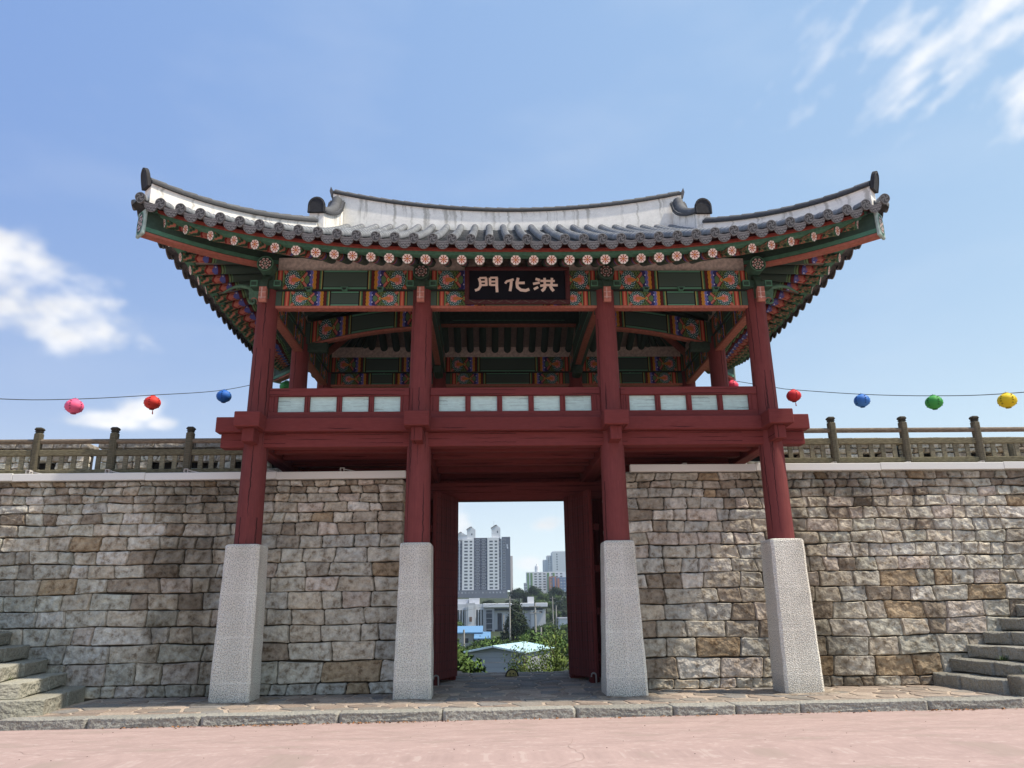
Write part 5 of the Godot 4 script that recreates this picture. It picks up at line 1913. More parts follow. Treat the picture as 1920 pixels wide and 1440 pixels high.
# ---------------------------------------------------------------- battlements
func build_battlements() -> void:
	for sd in [-1.0, 1.0]:
		rng.seed = 700 if sd < 0 else 760
		var w := thing("battlement", "pale stone battlement with loopholes behind the %s balustrade" % ("left" if sd < 0 else "right"), "battlement")
		var t := Transform3D(Basis(), Vector3(0, 0, -5.0))
		var runs := [[-16.5, -11.78], [-11.40, -5.9]] if sd < 0 else [[5.9, 11.14], [11.34, 16.5]]
		var hx := [-12.95, -9.78, -8.7, -7.45, -6.4] if sd < 0 else [7.0, 8.15, 10.22, 12.1, 13.6]
		for rn in runs:
			var holes := []
			for x in hx: holes.append([x - 0.13, x + 0.13, 5.45 if sd < 0 else 5.6, 5.80 if sd < 0 else 5.88])
			var li := courses(t, rn[0], rn[1], 4.56, [0.26, 0.30, 0.22, 0.20, 0.20, 0.20, 0.18] if sd < 0 else [0.30, 0.34, 0.24, 0.20, 0.20, 0.15, 0.13], 0.95, holes)
			lay(w, t, li, 4.56, 6.12, 300, false, 0.008, 0.03, 0.012, 0.03)
			var core := MB.new()
			core.col = L(0.05, 0.045, 0.04)
			var hy := 0.0 if sd < 0 else 0.10
			core.bx(rn[0] + 0.05, rn[1] - 0.05, 4.56, 5.40 + hy, -5.5, -5.06)
			core.bx(rn[0] + 0.05, rn[1] - 0.05, 5.82 + hy, 6.10, -5.5, -5.06)
			core.bx(rn[0] + 0.05, rn[1] - 0.05, 5.41 + hy, 5.81 + hy, -5.5, -5.40)
			put(core, "wall_core", M.matt, w)
			var x: float = rn[0] - 0.06
			while x < rn[1]:
				var l := minf(rng.randf_range(0.7, 1.2), rn[1] + 0.06 - x)
				var cm := MB.new()
				stone(cm, T(Vector3(x, 6.125, -4.93)), PackedVector2Array([Vector2(0.004, 0), Vector2(l - 0.004, 0), Vector2(l - 0.004, 0.15), Vector2(0.004, 0.15)]), 0.6, 0.02, vary(L(0.42, 0.39, 0.34), 0.12), 0.02, true, 0.01, false)
				put(cm, "coping_stone", M.stone, w)
				x += l

# ---------------------------------------------------------------- lanterns
func build_lanterns() -> void:
	var lists := [[[Vector3(-12.38, 6.41, -1.42), L(0.80, 0.52, 0.05), "yellow paper lantern, leftmost on the left cable", false], [Vector3(-11.20, 6.80, -2.98), L(0.85, 0.13, 0.26), "pink paper lantern on the left cable", false], [Vector3(-9.97, 7.335, -4.60), L(0.66, 0.045, 0.035), "red paper lantern with tassel on the left cable", true], [Vector3(-8.64, 8.01, -6.36), L(0.035, 0.15, 0.52), "blue paper lantern on the left cable", false], [Vector3(-7.265, 8.84, -8.15), L(0.05, 0.28, 0.08), "green paper lantern behind the left rear column", false]],
		[[Vector3(7.545, 8.75, -8.0), L(0.80, 0.06, 0.12), "pinkish red lantern behind the right rear column", false], [Vector3(8.93, 7.955, -6.41), L(0.72, 0.04, 0.045), "red paper lantern with tassel on the right cable", true], [Vector3(10.264, 7.36, -4.86), L(0.06, 0.20, 0.58), "blue paper lantern on the right cable", false], [Vector3(11.497, 6.91, -3.42), L(0.06, 0.34, 0.07), "green paper lantern on the right cable", false], [Vector3(12.602, 6.60, -2.13), L(0.80, 0.58, 0.02), "yellow paper lantern with green print, rightmost", false]]]
	var cables := [[Vector3(-7.35, 9.15, -8.1), Vector3(-8.65, 8.21, -6.35), Vector3(-9.99, 7.55, -4.58), Vector3(-11.21, 6.99, -2.96), Vector3(-12.22, 6.63, -1.63), Vector3(-14.0, 6.2, 0.8)], [Vector3(7.40, 9.05, -8.2), Vector3(8.57, 8.35, -6.84), Vector3(8.94, 8.15, -6.40), Vector3(10.28, 7.55, -4.84), Vector3(11.51, 7.09, -3.40), Vector3(12.62, 6.78, -2.11), Vector3(14.4, 6.45, 0.1)]]
	for s in 2:
		var cv := Curve3D.new()
		for p in cables[s]: cv.add_point(p)
		var pts := []
		for i in cv.point_count:
			var d: Vector3 = (cables[s][mini(i + 1, cv.point_count - 1)] - cables[s][maxi(i - 1, 0)]) / 6.0
			cv.set_point_in(i, -d)
			cv.set_point_out(i, d)
		var n := 40
		var rr := []
		for i in n + 1:
			pts.append(cv.sample_baked(cv.get_baked_length() * i / n))
			rr.append(0.011)
		var cm := MB.new()
		cm.col = L(0.05, 0.055, 0.07)
		cm.tube(pts, rr, 6)
		tag(put(cm, "lantern_cable", M.plain), "thin dark cable carrying lanterns out from the %s side of the gate" % ("left" if s == 0 else "right"), "cable")
		for q in lists[s]:
			var o := thing("paper_lantern", q[2], "lantern", q[0], "paper lanterns on the cables")
			var pr := []
			for i in 13:
				var a := PI * (i / 12.0 - 0.5)
				pr.append(Vector2(maxf(0.06, cos(a) * 0.222), sin(a) * 0.185))
			var mb := MB.new()
			mb.col = q[1]
			mb.lathe(Transform3D(Basis(Vector3.UP, 0.3), Vector3()), pr, 36, 12, 0.05)
			put(mb, "shade", M.lantern, o)
			var rg := MB.new()
			rg.col = q[1] * 0.5
			rg.lathe(T(Vector3(0, 0.17, 0)), [Vector2(0.068, 0), Vector2(0.068, 0.03), Vector2(0.0, 0.032)], 14)
			rg.lathe(T(Vector3(0, -0.20, 0)), [Vector2(0.0, 0), Vector2(0.066, 0.002), Vector2(0.066, 0.03)], 14)
			put(rg, "ring", M.plain, o)
			var hk := MB.new()
			hk.col = L(0.1, 0.1, 0.1)
			hk.tube([Vector3(0, 0.2, 0), Vector3(0, 0.235, 0)], [0.006, 0.006], 5)
			put(hk, "hook", M.plain, o)
			# small printed marks
			var pm := MB.new()
			pm.col = q[1] * 0.30
			for i in 5:
				var a := 0.3 + TAU * i / 5.0
				for k in 4:
					var e := 0.10 - k * 0.065
					var r := 0.2245 * sqrt(1.0 - pow(e / 0.19, 2.0)) + 0.001
					var nn := Vector3(cos(a), 0, sin(a))
					pm.box(Transform3D(Basis(Vector3.UP.cross(nn), Vector3.UP, nn), nn * r + Vector3.UP * e), Vector3(0.035, 0.03, 0.004))
			put(pm, "print", M.plain, o)
			if q[3]:
				var tm := MB.new()
				tm.col = q[1] * 0.7
				tm.tube([Vector3(0.03, -0.2, 0), Vector3(0.035, -0.25, 0), Vector3(0.04, -0.33, 0)], [0.004, 0.012, 0.018], 7)
				put(tm, "tassel", M.plain, o)

# ---------------------------------------------------------------- the town behind
func part(o: Node, called: String, c: Color, x0: float, x1: float, y0: float, y1: float, z0: float, z1: float, m := "matt", bev := 0.0) -> MeshInstance3D:
	var mb := MB.new()
	mb.col = c
	mb.bx(x0, x1, y0, y1, z0, z1, bev)
	return put(mb, called, M[m], o)

func windows(o: Node, z: float, x0: float, x1: float, nx: int, y0: float, y1: float, ny: int, w: float, h: float, glass: Color, frame: Color, fw: float) -> void:
	var g := MB.new()
	var f := MB.new()
	f.col = frame
	for i in nx:
		for j in ny:
			var x := lerpf(x0, x1, (i + 0.5) / nx)
			var y := lerpf(y0, y1, (j + 0.5) / ny)
			g.col = vary(glass, 0.4)
			g.bx(x - w / 2, x + w / 2, y - h / 2, y + h / 2, z - 0.2, z + 0.05)
			if fw > 0.0:
				f.bx(x - w / 2 - fw, x + w / 2 + fw, y + h / 2, y + h / 2 + fw, z - 0.2, z + 0.12)
				f.bx(x - w / 2 - fw, x + w / 2 + fw, y - h / 2 - fw, y - h / 2, z - 0.2, z + 0.12)
				f.bx(x - w / 2 - fw, x - w / 2, y - h / 2, y + h / 2, z - 0.2, z + 0.12)
				f.bx(x + w / 2, x + w / 2 + fw, y - h / 2, y + h / 2, z - 0.2, z + 0.12)
				f.bx(x - fw * 0.35, x + fw * 0.35, y - h / 2, y + h / 2, z - 0.2, z + 0.10)
	var p := tag(put(g, "window_field", M.window_glass, o), "", "", "", "stuff")
	if fw > 0.0: tag(put(f, "window_frame_field", M.matt, o), "", "", "", "stuff")

# crown of small leaf faces gathered in clumps
func crown(c: Vector3, r: Vector3, clumps: int, per: int, leaf: float, col: Color, sd: int, spiky := 0.0) -> ArrayMesh:
	rng.seed = sd
	var mb := MB.new()
	for i in clumps:
		var d := Vector3(rng.randfn(0, 1), rng.randfn(0, 1), rng.randfn(0, 1)).normalized()
		if d.y < -0.5: d.y = -d.y * 0.4
		var k := pow(rng.randf(), 0.45)
		var cc := c + Vector3(d.x * r.x, d.y * r.y, d.z * r.z) * k * 0.86
		if spiky > 0.0:
			var t := rng.randf()
			cc = c + Vector3(d.x * r.x * (1.0 - t * 0.94), (t * 2.0 - 1.0) * r.y, d.z * r.z * (1.0 - t * 0.94)) * 0.95
		var tone := col * rng.randf_range(0.65, 1.45)
		var cr := minf(r.x, r.y) * rng.randf_range(0.20, 0.36) * (0.55 if spiky > 0.0 else 1.0)
		for j in per:
			var e := Vector3(rng.randfn(0, 0.5), rng.randfn(0, 0.42), rng.randfn(0, 0.5)) * cr
			var p := cc + e
			var b := Basis.from_euler(Vector3(rng.randf() * TAU, rng.randf() * TAU, rng.randf() * TAU))
			var s := leaf * rng.randf_range(0.6, 1.3)
			mb.col = vary(tone, 0.3)
			var nn := ((p - c).normalized() + e.normalized() * 0.8 + b.y * 0.9).normalized()
			mb.quad(p + b * Vector3(-s, 0, 0), p + b * Vector3(0, s * 0.25, -s * 0.45), p + b * Vector3(s, 0, 0), p + b * Vector3(0, s * 0.25, s * 0.45), nn)
	return mb.mesh()

func trunk(h: float, r: float, c: Color, top: float) -> ArrayMesh:
	var mb := MB.new()
	mb.col = c
	mb.tube([Vector3(0, -0.3, 0), Vector3(0.02 * h, h * 0.4, 0), Vector3(0, h * 0.8, 0.02 * h), Vector3(0, top, 0)], [r * 1.2, r, r * 0.7, r * 0.2], 7)
	for i in 5:
		var a := TAU * i / 5.0 + 0.4
		mb.tube([Vector3(0, h * (0.5 + 0.06 * i), 0), Vector3(cos(a) * h * 0.16, h * (0.68 + 0.06 * i), sin(a) * h * 0.16), Vector3(cos(a) * h * 0.30, h * (0.80 + 0.05 * i), sin(a) * h * 0.30)], [r * 0.5, r * 0.35, r * 0.12], 5)
	return mb.mesh()

func tree(called: String, label: String, at: Vector3, h: float, wd: float, kind: String, group := "", turn := 0.0) -> void:
	var o := thing(called, label, "shrub" if called.contains("shrub") or called.contains("hedge") else "tree", at, group)
	o.rotation.y = turn
	var k: Dictionary = protos[kind]
	inst(k.crown, "crown", M.foliage, o, Transform3D(Basis().scaled(Vector3(wd, h, wd)), Vector3()))
	inst(k.trunk, "trunk", M.matt, o, Transform3D(Basis().scaled(Vector3(minf(wd, h), h, minf(wd, h))), Vector3()))

var protos := {}

func pole(at: Vector3, h: float, label: String, arms: int) -> Node3D:
	var o := thing("utility_pole", label, "pole", at, "concrete utility poles behind the gate")
	var mb := MB.new()
	mb.col = L(0.40, 0.38, 0.34)
	mb.tube([Vector3(0, -0.5, 0), Vector3(0, h, 0)], [0.2, 0.13], 10)
	put(mb, "post", M.matt, o)
	for i in arms:
		var cb := MB.new()
		cb.col = L(0.25, 0.25, 0.25)
		cb.box(T(Vector3(0, h - 0.5 - i * 0.9, 0.15), Basis(Vector3.UP, 0.4)), Vector3(1.9, 0.1, 0.1))
		put(cb, "crossarm", M.metal, o)
	return o

func wire(a: Vector3, b: Vector3, sag: float, label: String, r := 0.02) -> void:
	var p := []
	var rr := []
	for i in 13:
		var t := i / 12.0
		p.append(a.lerp(b, t) - Vector3.UP * sag * 4.0 * t * (1.0 - t))
		rr.append(r)
	var mb := MB.new()
	mb.col = L(0.16, 0.16, 0.16)
	mb.tube(p, rr, 5)
	tag(put(mb, "overhead_wire", M.matt), label, "wire", "overhead wires behind the gate")

func build_city() -> void:
	# grey and white apartment tower on its dark podium
	var white := L(0.74, 0.75, 0.76)
	var slate := L(0.075, 0.085, 0.115)
	var o := thing("apartment_tower", "tall white and slate striped apartment tower with two rooftop houses", "building", Vector3(0, 0, -600))
	part(o, "podium", L(0.16, 0.17, 0.20), -46, 13.5, 8.0, 18.0, -20, 2)
	var secs := [["wall", white, -46, -26.6, 57.0, 0.0], ["dark_bay", slate, -26.6, -24.4, 56.0, -0.6], ["wall", white, -24.4, -23.8, 56.4, -0.2], ["dark_bay", slate, -23.8, -22.0, 56.0, -0.6], ["wall", white, -22.0, -12.8, 57.1, 0.4], ["dark_wall", slate, -12.8, -2.1, 58.2, 0.0], ["wall", white, -2.1, 7.0, 58.3, 0.4], ["dark_bay", slate, 7.0, 8.7, 57.4, -0.6], ["wall", white, 8.7, 9.4, 57.4, -0.2], ["dark_wall", L(0.12, 0.14, 0.18), 9.4, 16.1, 58.8, 0.2]]
	for s in secs: part(o, s[0], s[1], s[2], s[3], 18.0, s[4], -16, s[5])
	part(o, "wall", L(0.66, 0.60, 0.58), 16.1, 18.0, 9.0, 44, -18, -2)
	for r in [[-22.0, -12.8, 0.4], [-2.1, 7.0, 0.4]]:
		windows(o, r[2], r[0] + 0.8, r[0] + 5.2, 1, 18.3, 56.6, 15, 2.7, 1.25, L(0.05, 0.06, 0.075), white, 0.0)
		windows(o, r[2], r[0] + 5.2, r[1] - 0.6, 1, 18.3, 56.6, 15, 1.9, 1.25, L(0.05, 0.06, 0.075), white, 0.0)
	windows(o, 0.0, -12.2, -2.7, 2, 18.3, 57.6, 15, 2.3, 1.3, L(0.04, 0.05, 0.07), L(0.45, 0.47, 0.52), 0.22)
	windows(o, 0.0, -12.6, -2.3, 2, 18.3, 57.6, 15, 6.8, 0.16, L(0.40, 0.42, 0.46), white, 0.0)
	windows(o, 0.2, 9.6, 12.6, 1, 18.3, 57.6, 15, 1.9, 1.2, L(0.05, 0.06, 0.08), L(0.42, 0.45, 0.5), 0.18)
	windows(o, -0.6, -26.4, -22.1, 2, 18.3, 56, 15, 1.4, 1.3, L(0.16, 0.18, 0.22), white, 0.0)
	windows(o, -0.6, 7.1, 8.6, 1, 18.3, 56, 15, 1.2, 1.3, L(0.16, 0.18, 0.22), white, 0.0)
	part(o, "sign_panel", L(0.6, 0.65, 0.72), 13.2, 14.1, 51.0, 53.0, 0.2, 0.35)
	part(o, "sign_panel", L(0.7, 0.74, 0.8), 13.4, 14.4, 49.6, 50.9, 0.2, 0.35)
	part(o, "rooftop_house", L(0.62, 0.64, 0.67), -25.7, -18.4, 57.0, 60.6, -10, -2)
	part(o, "rooftop_house", L(0.66, 0.68, 0.70), -18.4, -11.6, 57.0, 65.0, -10, -1.5)
	part(o, "rooftop_house", L(0.68, 0.70, 0.72), 1.3, 8.4, 58.3, 66.0, -10, -1.5)
	for r in [[-25.7, -18.4, 60.6, 2.2, 0.25], [-18.4, -11.6, 65.0, 1.9, 0.4], [1.3, 8.4, 66.0, 2.2, 0.45]]:
		var mb := MB.new()
		mb.col = L(0.66, 0.68, 0.70)
		var rx := lerpf(r[0], r[1], r[4])
		mb.prism(T(Vector3(0, 0, -10.0)), PackedVector2Array([Vector2(r[0], r[2]), Vector2(r[1], r[2]), Vector2(rx + 1.2, r[2] + r[3]), Vector2(rx, r[2] + r[3])]), 8.4)
		put(mb, "gable", M.matt, o)
		var rf0 := MB.new()
		rf0.col = L(0.25, 0.19, 0.17)
		rf0.prism(T(Vector3(0, 0, -10.3)), PackedVector2Array([Vector2(r[0] - 0.3, r[2] - 0.1), Vector2(rx, r[2] + r[3]), Vector2(rx + 1.3, r[2] + r[3]), Vector2(rx + 1.3, r[2] + r[3] + 0.35), Vector2(rx - 0.1, r[2] + r[3] + 0.35), Vector2(r[0] - 0.5, r[2] + 0.2)]), 9.3)
		put(rf0, "roof", M.matt, o)
	windows(o, -1.5, -16.6, -12.4, 1, 59.5, 63, 1, 1.0, 1.4, L(0.06, 0.07, 0.09), white, 0.0)
	windows(o, -1.5, 4.6, 7.6, 1, 61, 65, 1, 1.0, 1.6, L(0.06, 0.07, 0.09), white, 0.0)
	windows(o, 2.0, -26, 12, 14, 14.6, 17.4, 1, 1.1, 1.1, L(0.30, 0.32, 0.36), white, 0.0)
	var am := MB.new()
	am.col = L(0.3, 0.3, 0.3)
	am.tube([Vector3(3.2, 67.5, -5), Vector3(3.2, 72.0, -5)], [0.12, 0.08], 5)
	put(am, "antenna", M.metal, o)
	# white apartments on the right hill
	var g := L(0.16, 0.28, 0.12)
	o = thing("apartment_block", "white apartment block with green stripes and a rooftop water tower", "building", Vector3(0, 0, -750))
	part(o, "wall", white, 36, 74, 18, 38.5, -14, 0)
	for r in [[36.3, 38.2], [39.6, 41.6], [56.0, 58.0], [61.5, 63.5]]: part(o, "green_stripe", g, r[0], r[1], 20, 37.6, 0.0, 0.25)
	windows(o, 0.0, 42.5, 55.5, 3, 20.5, 37.8, 7, 2.4, 1.2, L(0.07, 0.08, 0.09), white, 0.0)
	windows(o, 0.0, 59, 72, 3, 20.5, 37.8, 7, 2.2, 1.2, L(0.07, 0.08, 0.09), white, 0.0)
	var tk := MB.new()
	tk.col = L(0.6, 0.62, 0.64)
	tk.lathe(T(Vector3(46.5, 38.5, -6)), [Vector2(2.2, 0), Vector2(2.2, 5.2), Vector2(1.4, 6.2), Vector2(0.8, 6.6), Vector2(0.8, 7.8), Vector2(0.0, 8.3)], 12)
	put(tk, "water_tower", M.matt, o)
	o = thing("apartment_block", "pale high-rise stepped in three behind the green striped block", "building", Vector3(0, 0, -800))
	for r in [[56.5, 60.5, 53.5, -4], [60.5, 65.5, 57.8, -2], [65.5, 80, 61.2, 0]]:
		part(o, "wall", L(0.58, 0.62, 0.64), r[0], r[1], 20, r[2], -18, r[3])
	part(o, "roof_box", L(0.62, 0.65, 0.68), 66.5, 80, 61.2, 62.2, -14, -1)
	windows(o, 0.0, 67.5, 73.5, 1, 42, 60, 7, 1.3, 1.3, L(0.12, 0.14, 0.16), white, 0.0)
	windows(o, -2.0, 60.7, 65.3, 2, 42, 57, 8, 1.2, 1.2, L(0.25, 0.27, 0.29), white, 0.0)
	o = thing("apartment_block", "low orange and blue apartment block in front of the white one", "building", Vector3(0, 0, -735))
	part(o, "wall", L(0.45, 0.20, 0.13), 57, 63.5, 16, 33.4, -10, 0)
	part(o, "blue_bay", L(0.13, 0.20, 0.36), 60, 62.0, 16, 32.6, 0.0, 0.4)
	part(o, "wall", L(0.15, 0.21, 0.34), 63.5, 80, 16, 32.6, -10, -0.5)
	part(o, "orange_bay", L(0.45, 0.20, 0.13), 64.6, 66.6, 16, 31.6, -0.5, 0.2)
	windows(o, -0.5, 67, 76, 3, 18, 32, 5, 1.7, 1.3, L(0.35, 0.40, 0.46), white, 0.0)
	windows(o, 0.0, 57.3, 59.8, 1, 18, 33, 5, 1.4, 1.2, L(0.2, 0.2, 0.22), white, 0.0)
	o = thing("house", "small grey block far between the tower and the white apartments", "building", Vector3(0, 0, -700))
	part(o, "wall", L(0.45, 0.48, 0.52), 31, 34, 15, 26.5, -6, 0)
	windows(o, 0.0, 31.2, 33.8, 2, 18, 26, 3, 0.8, 1.2, L(0.1, 0.1, 0.12), white, 0.0)
	# long grey civic building
	var lg := L(0.50, 0.51, 0.54)
	o = thing("office_building", "long pale grey office building with glazed bays at mid distance", "building", Vector3(0, 0, -230))
	part(o, "wall", L(0.60, 0.62, 0.65), -30, -2.3, -5.2, 4.0, -14, 0)
	part(o, "wall", L(0.40, 0.41, 0.44), -2.3, 0.9, -5.2, 3.2, -14, 0.3)
	part(o, "wall", lg, 0.9, 12.2, -5.2, 2.7, -14, -0.8)
	part(o, "wall", L(0.56, 0.56, 0.57), 12.2, 16.8, -5.2, 2.2, -14, 0.2)
	part(o, "roof_slab", L(0.66, 0.68, 0.72), -2.6, 17.4, 2.9, 4.1, -15, 1.4, "matt", 0.1)
	part(o, "dark_band", L(0.05, 0.06, 0.08), 0.95, 15.9, 2.0, 2.62, -0.8, 0.35)
	part(o, "rooftop_box", L(0.62, 0.63, 0.66), -7.0, -3.8, 4.0, 5.8, -8, -2)
	part(o, "rooftop_box", L(0.52, 0.54, 0.58), -13, -7.2, 4.0, 5.6, -8, -3)
	part(o, "rooftop_box", L(0.60, 0.60, 0.60), 11.5, 13.4, 4.1, 6.0, -6, -2)
	part(o, "dark_bay", L(0.05, 0.055, 0.065), -12.5, -2.6, -4.5, 2.3, 0.0, 0.1, "window_glass")
	for i in 12:
		part(o, "mullion", L(0.55, 0.57, 0.60), -12.4 + i * 0.82, -12.1 + i * 0.82, -4.5, 2.3, 0.1, 0.5)
	part(o, "sign_tower", L(0.55, 0.56, 0.58), -7.8, -5.0, -5, 4.3, 0.2, 1.2)
	part(o, "sign_panel", L(0.66, 0.67, 0.68), -7.2, -5.6, -2.6, 3.4, 1.2, 1.3)
	part(o, "emblem", L(0.20, 0.13, 0.10), -6.8, -6.0, -1.2, 0.2, 1.3, 1.4)
	part(o, "dark_bay", L(0.03, 0.04, 0.06), -1.6, 0.2, -4.8, 2.1, 0.3, 0.4, "window_glass")
	for i in 4: part(o, "floor_band", L(0.3, 0.31, 0.34), -1.6, 0.2, -3.6 + i * 1.6, -3.4 + i * 1.6, 0.4, 0.5)
	part(o, "dark_bay", L(0.03, 0.035, 0.05), 1.9, 3.2, -4.5, 1.2, -0.8, -0.65, "window_glass")
	windows(o, 0.2, 12.5, 16.3, 2, 0.9, 1.8, 1, 0.9, 0.6, L(0.06, 0.06, 0.08), white, 0.0)
	windows(o, -0.8, 0.9, 5.0, 3, -4.8, -3.4, 1, 1.1, 0.8, L(0.05, 0.05, 0.07), white, 0.0)
	o = thing("house", "small white house among trees right of the office building", "house", Vector3(20.6, -5.0, -215))
	part(o, "wall", L(0.72, 0.72, 0.76), -0.8, 5.0, 0, 4.4, -5, 0)
	part(o, "roof", L(0.55, 0.56, 0.60), -1.1, 5.3, 4.4, 4.8, -5.3, 0.3)
	windows(o, 0.0, 0.5, 4.6, 3, 1.4, 3.4, 1, 0.7, 1.0, L(0.08, 0.08, 0.10), white, 0.0)
	# white wall on the hill
	o = thing("garden_wall", "long white retaining wall on the hill below the apartments", "wall", Vector3(0, 0, -345))
	part(o, "wall", L(0.70, 0.70, 0.70), 21, 60, 5.4, 7.9, -0.6, 0)
	o = thing("garden_pavilion", "tiny white roofed shelter on the hill between the dark trees", "building", Vector3(25.4, 7.6, -352))
	part(o, "post", L(0.6, 0.6, 0.6), -1.2, -1.05, 0, 1.7, -0.1, 0.1)
	part(o, "post", L(0.6, 0.6, 0.6), 1.05, 1.2, 0, 1.7, -0.1, 0.1)
	var rf := MB.new()
	rf.col = L(0.66, 0.66, 0.68)
	rf.prism(T(Vector3(0, 1.7, -1.2)), PackedVector2Array([Vector2(-2.3, 0), Vector2(2.3, 0), Vector2(0.5, 0.9), Vector2(-0.5, 0.9)]), 2.4)
	put(rf, "roof", M.matt, o)
	# blue roofed sheds
	for q in [[Vector3(-4.9, -5.0, -130), 5.4, 3.9, "blue metal roofed shed at the left of the passage view"], [Vector3(-1.9, -5.0, -128), 2.2, 2.9, "smaller blue roofed lean-to beside the blue shed"]]:
		o = thing("shed", q[3], "shed", q[0])
		part(o, "wall", L(0.45, 0.44, 0.42), -q[1] / 2, q[1] / 2, 0, q[2] - 0.9, -5, 0)
		var mb := MB.new()
		mb.col = L(0.13, 0.27, 0.44)
		mb.prism(Transform3D(Basis(Vector3(0, 0, 1), Vector3.UP, Vector3(-1, 0, 0)), Vector3(q[1] / 2 + 0.4, 0, 0)), PackedVector2Array([Vector2(0.6, q[2] - 1.0), Vector2(-2.5, q[2] + 0.1), Vector2(-2.5, q[2] + 0.25), Vector2(0.6, q[2] - 0.8)]), q[1] + 0.8)
		put(mb, "roof", M.plain, o)
		windows(o, 0.0, -q[1] / 2, q[1] / 2, 3, 0.6, q[2] - 1.2, 1, 0.9, 0.8, L(0.05, 0.05, 0.06), white, 0.0)
	# grey shed with a pale roof, close behind, turned a little
	o = thing("shed", "grey clad shed with pale turquoise gable roof behind the passage", "shed", Vector3(-0.1, -5.2, -60))
	o.rotation.y = -0.36
	var body := MB.new()
	body.col = L(0.30, 0.315, 0.34)
	body.prism(T(Vector3(0, 0, -9.0)), PackedVector2Array([Vector2(-2.7, 0), Vector2(3.0, 0), Vector2(3.0, 3.12), Vector2(0, 3.66), Vector2(-2.7, 3.17)]), 9.0)
	put(body, "wall", M.matt, o)
	for i in 7:
		part(o, "cladding_board", vary(L(0.36, 0.375, 0.40), 0.05), -2.69, 2.99, 0.05 + i * 0.44, 0.475 + i * 0.44, 0.002, 0.03, "plain", 0.012)
	for sg in [-1.0, 1.0]:
		var rr := MB.new()
		rr.col = L(0.52, 0.70, 0.72)
		rr.box(T(Vector3(sg * 1.62, 3.44, -4.4), Basis(Vector3.BACK, -sg * 0.172)), Vector3(3.36, 0.07, 9.9))
		for k in 15: rr.box(T(Vector3(sg * 1.62, 3.48, -9.1 + k * 0.66), Basis(Vector3.BACK, -sg * 0.172)), Vector3(3.36, 0.035, 0.05))
		put(rr, "roof", M.plain, o)
		var fa := MB.new()
		fa.col = L(0.72, 0.78, 0.80)
		fa.box(T(Vector3(sg * 1.62, 3.39, 0.57), Basis(Vector3.BACK, -sg * 0.172)), Vector3(3.38, 0.14, 0.03))
		put(fa, "fascia", M.plain, o)
	part(o, "white_frame", L(0.72, 0.74, 0.76), -1.75, -1.6, 0, 2.3, 0.035, 0.10)
	part(o, "white_frame", L(0.72, 0.74, 0.76), -2.6, -1.6, 2.3, 2.42, 0.035, 0.10)
	# greenery
	protos = {
		"round": {"crown": crown(Vector3(0, 0.55, 0), Vector3(0.5, 0.45, 0.5), 75, 60, 0.036, L(0.065, 0.11, 0.030), 11), "trunk": trunk(0.7, 0.03, L(0.09, 0.07, 0.05), 0.85)},
		"dark": {"crown": crown(Vector3(0, 0.50, 0), Vector3(0.55, 0.50, 0.5), 85, 65, 0.040, L(0.022, 0.042, 0.017), 12), "trunk": trunk(0.6, 0.035, L(0.07, 0.055, 0.04), 0.8)},
		"cone": {"crown": crown(Vector3(0, 0.52, 0), Vector3(0.5, 0.50, 0.5), 330, 26, 0.030, L(0.030, 0.050, 0.022), 13, 1.0), "trunk": trunk(0.9, 0.022, L(0.09, 0.07, 0.05), 0.98)},
		"shrub": {"crown": crown(Vector3(0, 0.5, 0), Vector3(0.5, 0.48, 0.5), 80, 70, 0.046, L(0.085, 0.15, 0.035), 14), "trunk": trunk(0.5, 0.03, L(0.09, 0.07, 0.05), 0.6)},
		"sparse": {"crown": crown(Vector3(0, 0.55, 0), Vector3(0.5, 0.48, 0.4), 75, 20, 0.022, L(0.16, 0.23, 0.06), 15), "trunk": trunk(0.9, 0.012, L(0.16, 0.12, 0.07), 0.95)},
	}
	rng.seed = 900
	var hill := "dark trees on the hill"
	tree("broadleaf_tree", "dark round tree on the hill just right of the tower", Vector3(13.2, 5.2, -350), 7.2, 8.6, "dark", hill, 0.3)
	tree("broadleaf_tree", "tallest dark tree on the hill, below the green striped block", Vector3(20.4, 5.6, -350), 7.8, 7.0, "dark", hill, 1.3)
	tree("broadleaf_tree", "dark spreading tree on the hill above the white wall", Vector3(30.4, 5.8, -348), 6.9, 8.0, "dark", hill, 2.3)
	tree("broadleaf_tree", "dark tree at the right edge of the hill view", Vector3(38.4, 5.8, -350), 6.6, 8.0, "dark", hill, 3.3)
	tree("broadleaf_tree", "small dark tree on the podium slope under the tower", Vector3(-1.0, 3.2, -330), 3.6, 6.0, "dark", hill, 4.1)
	tree("broadleaf_tree", "low dark tree beside the podium corner", Vector3(8.2, 3.0, -330), 4.0, 4.4, "dark", hill, 5.1)
	var sl := "trees covering the right slope"
	for i in 16:
		var x := 15.0 + (i % 6) * 3.6 + rng.randf_range(-1, 1)
		var z := -320.0 + (i / 6) * 26.0 + rng.randf_range(-5, 5)
		tree("slope_tree", "%s tree in the %s row of the green thicket below the white wall" % [["first", "second", "third", "fourth", "fifth", "last"][i % 6], ["lowest", "middle", "top"][i / 6]], Vector3(x, terrain_y(x, z) - 0.4, z), rng.randf_range(4.6, 6.5), rng.randf_range(4.5, 6.5), "dark" if i % 3 == 0 else "round", sl, rng.randf() * TAU)
	tree("conifer_tree", "dark green conifer between the two tall utility poles", Vector3(4.4, -5.1, -132), 8.1, 7.4, "cone")
	tree("broadleaf_tree", "small dense tree in front of the grey office building", Vector3(7.6, -5.1, -128), 4.2, 3.0, "dark", "", 0.5)
	var hd := "bushy trees behind the turquoise roof"
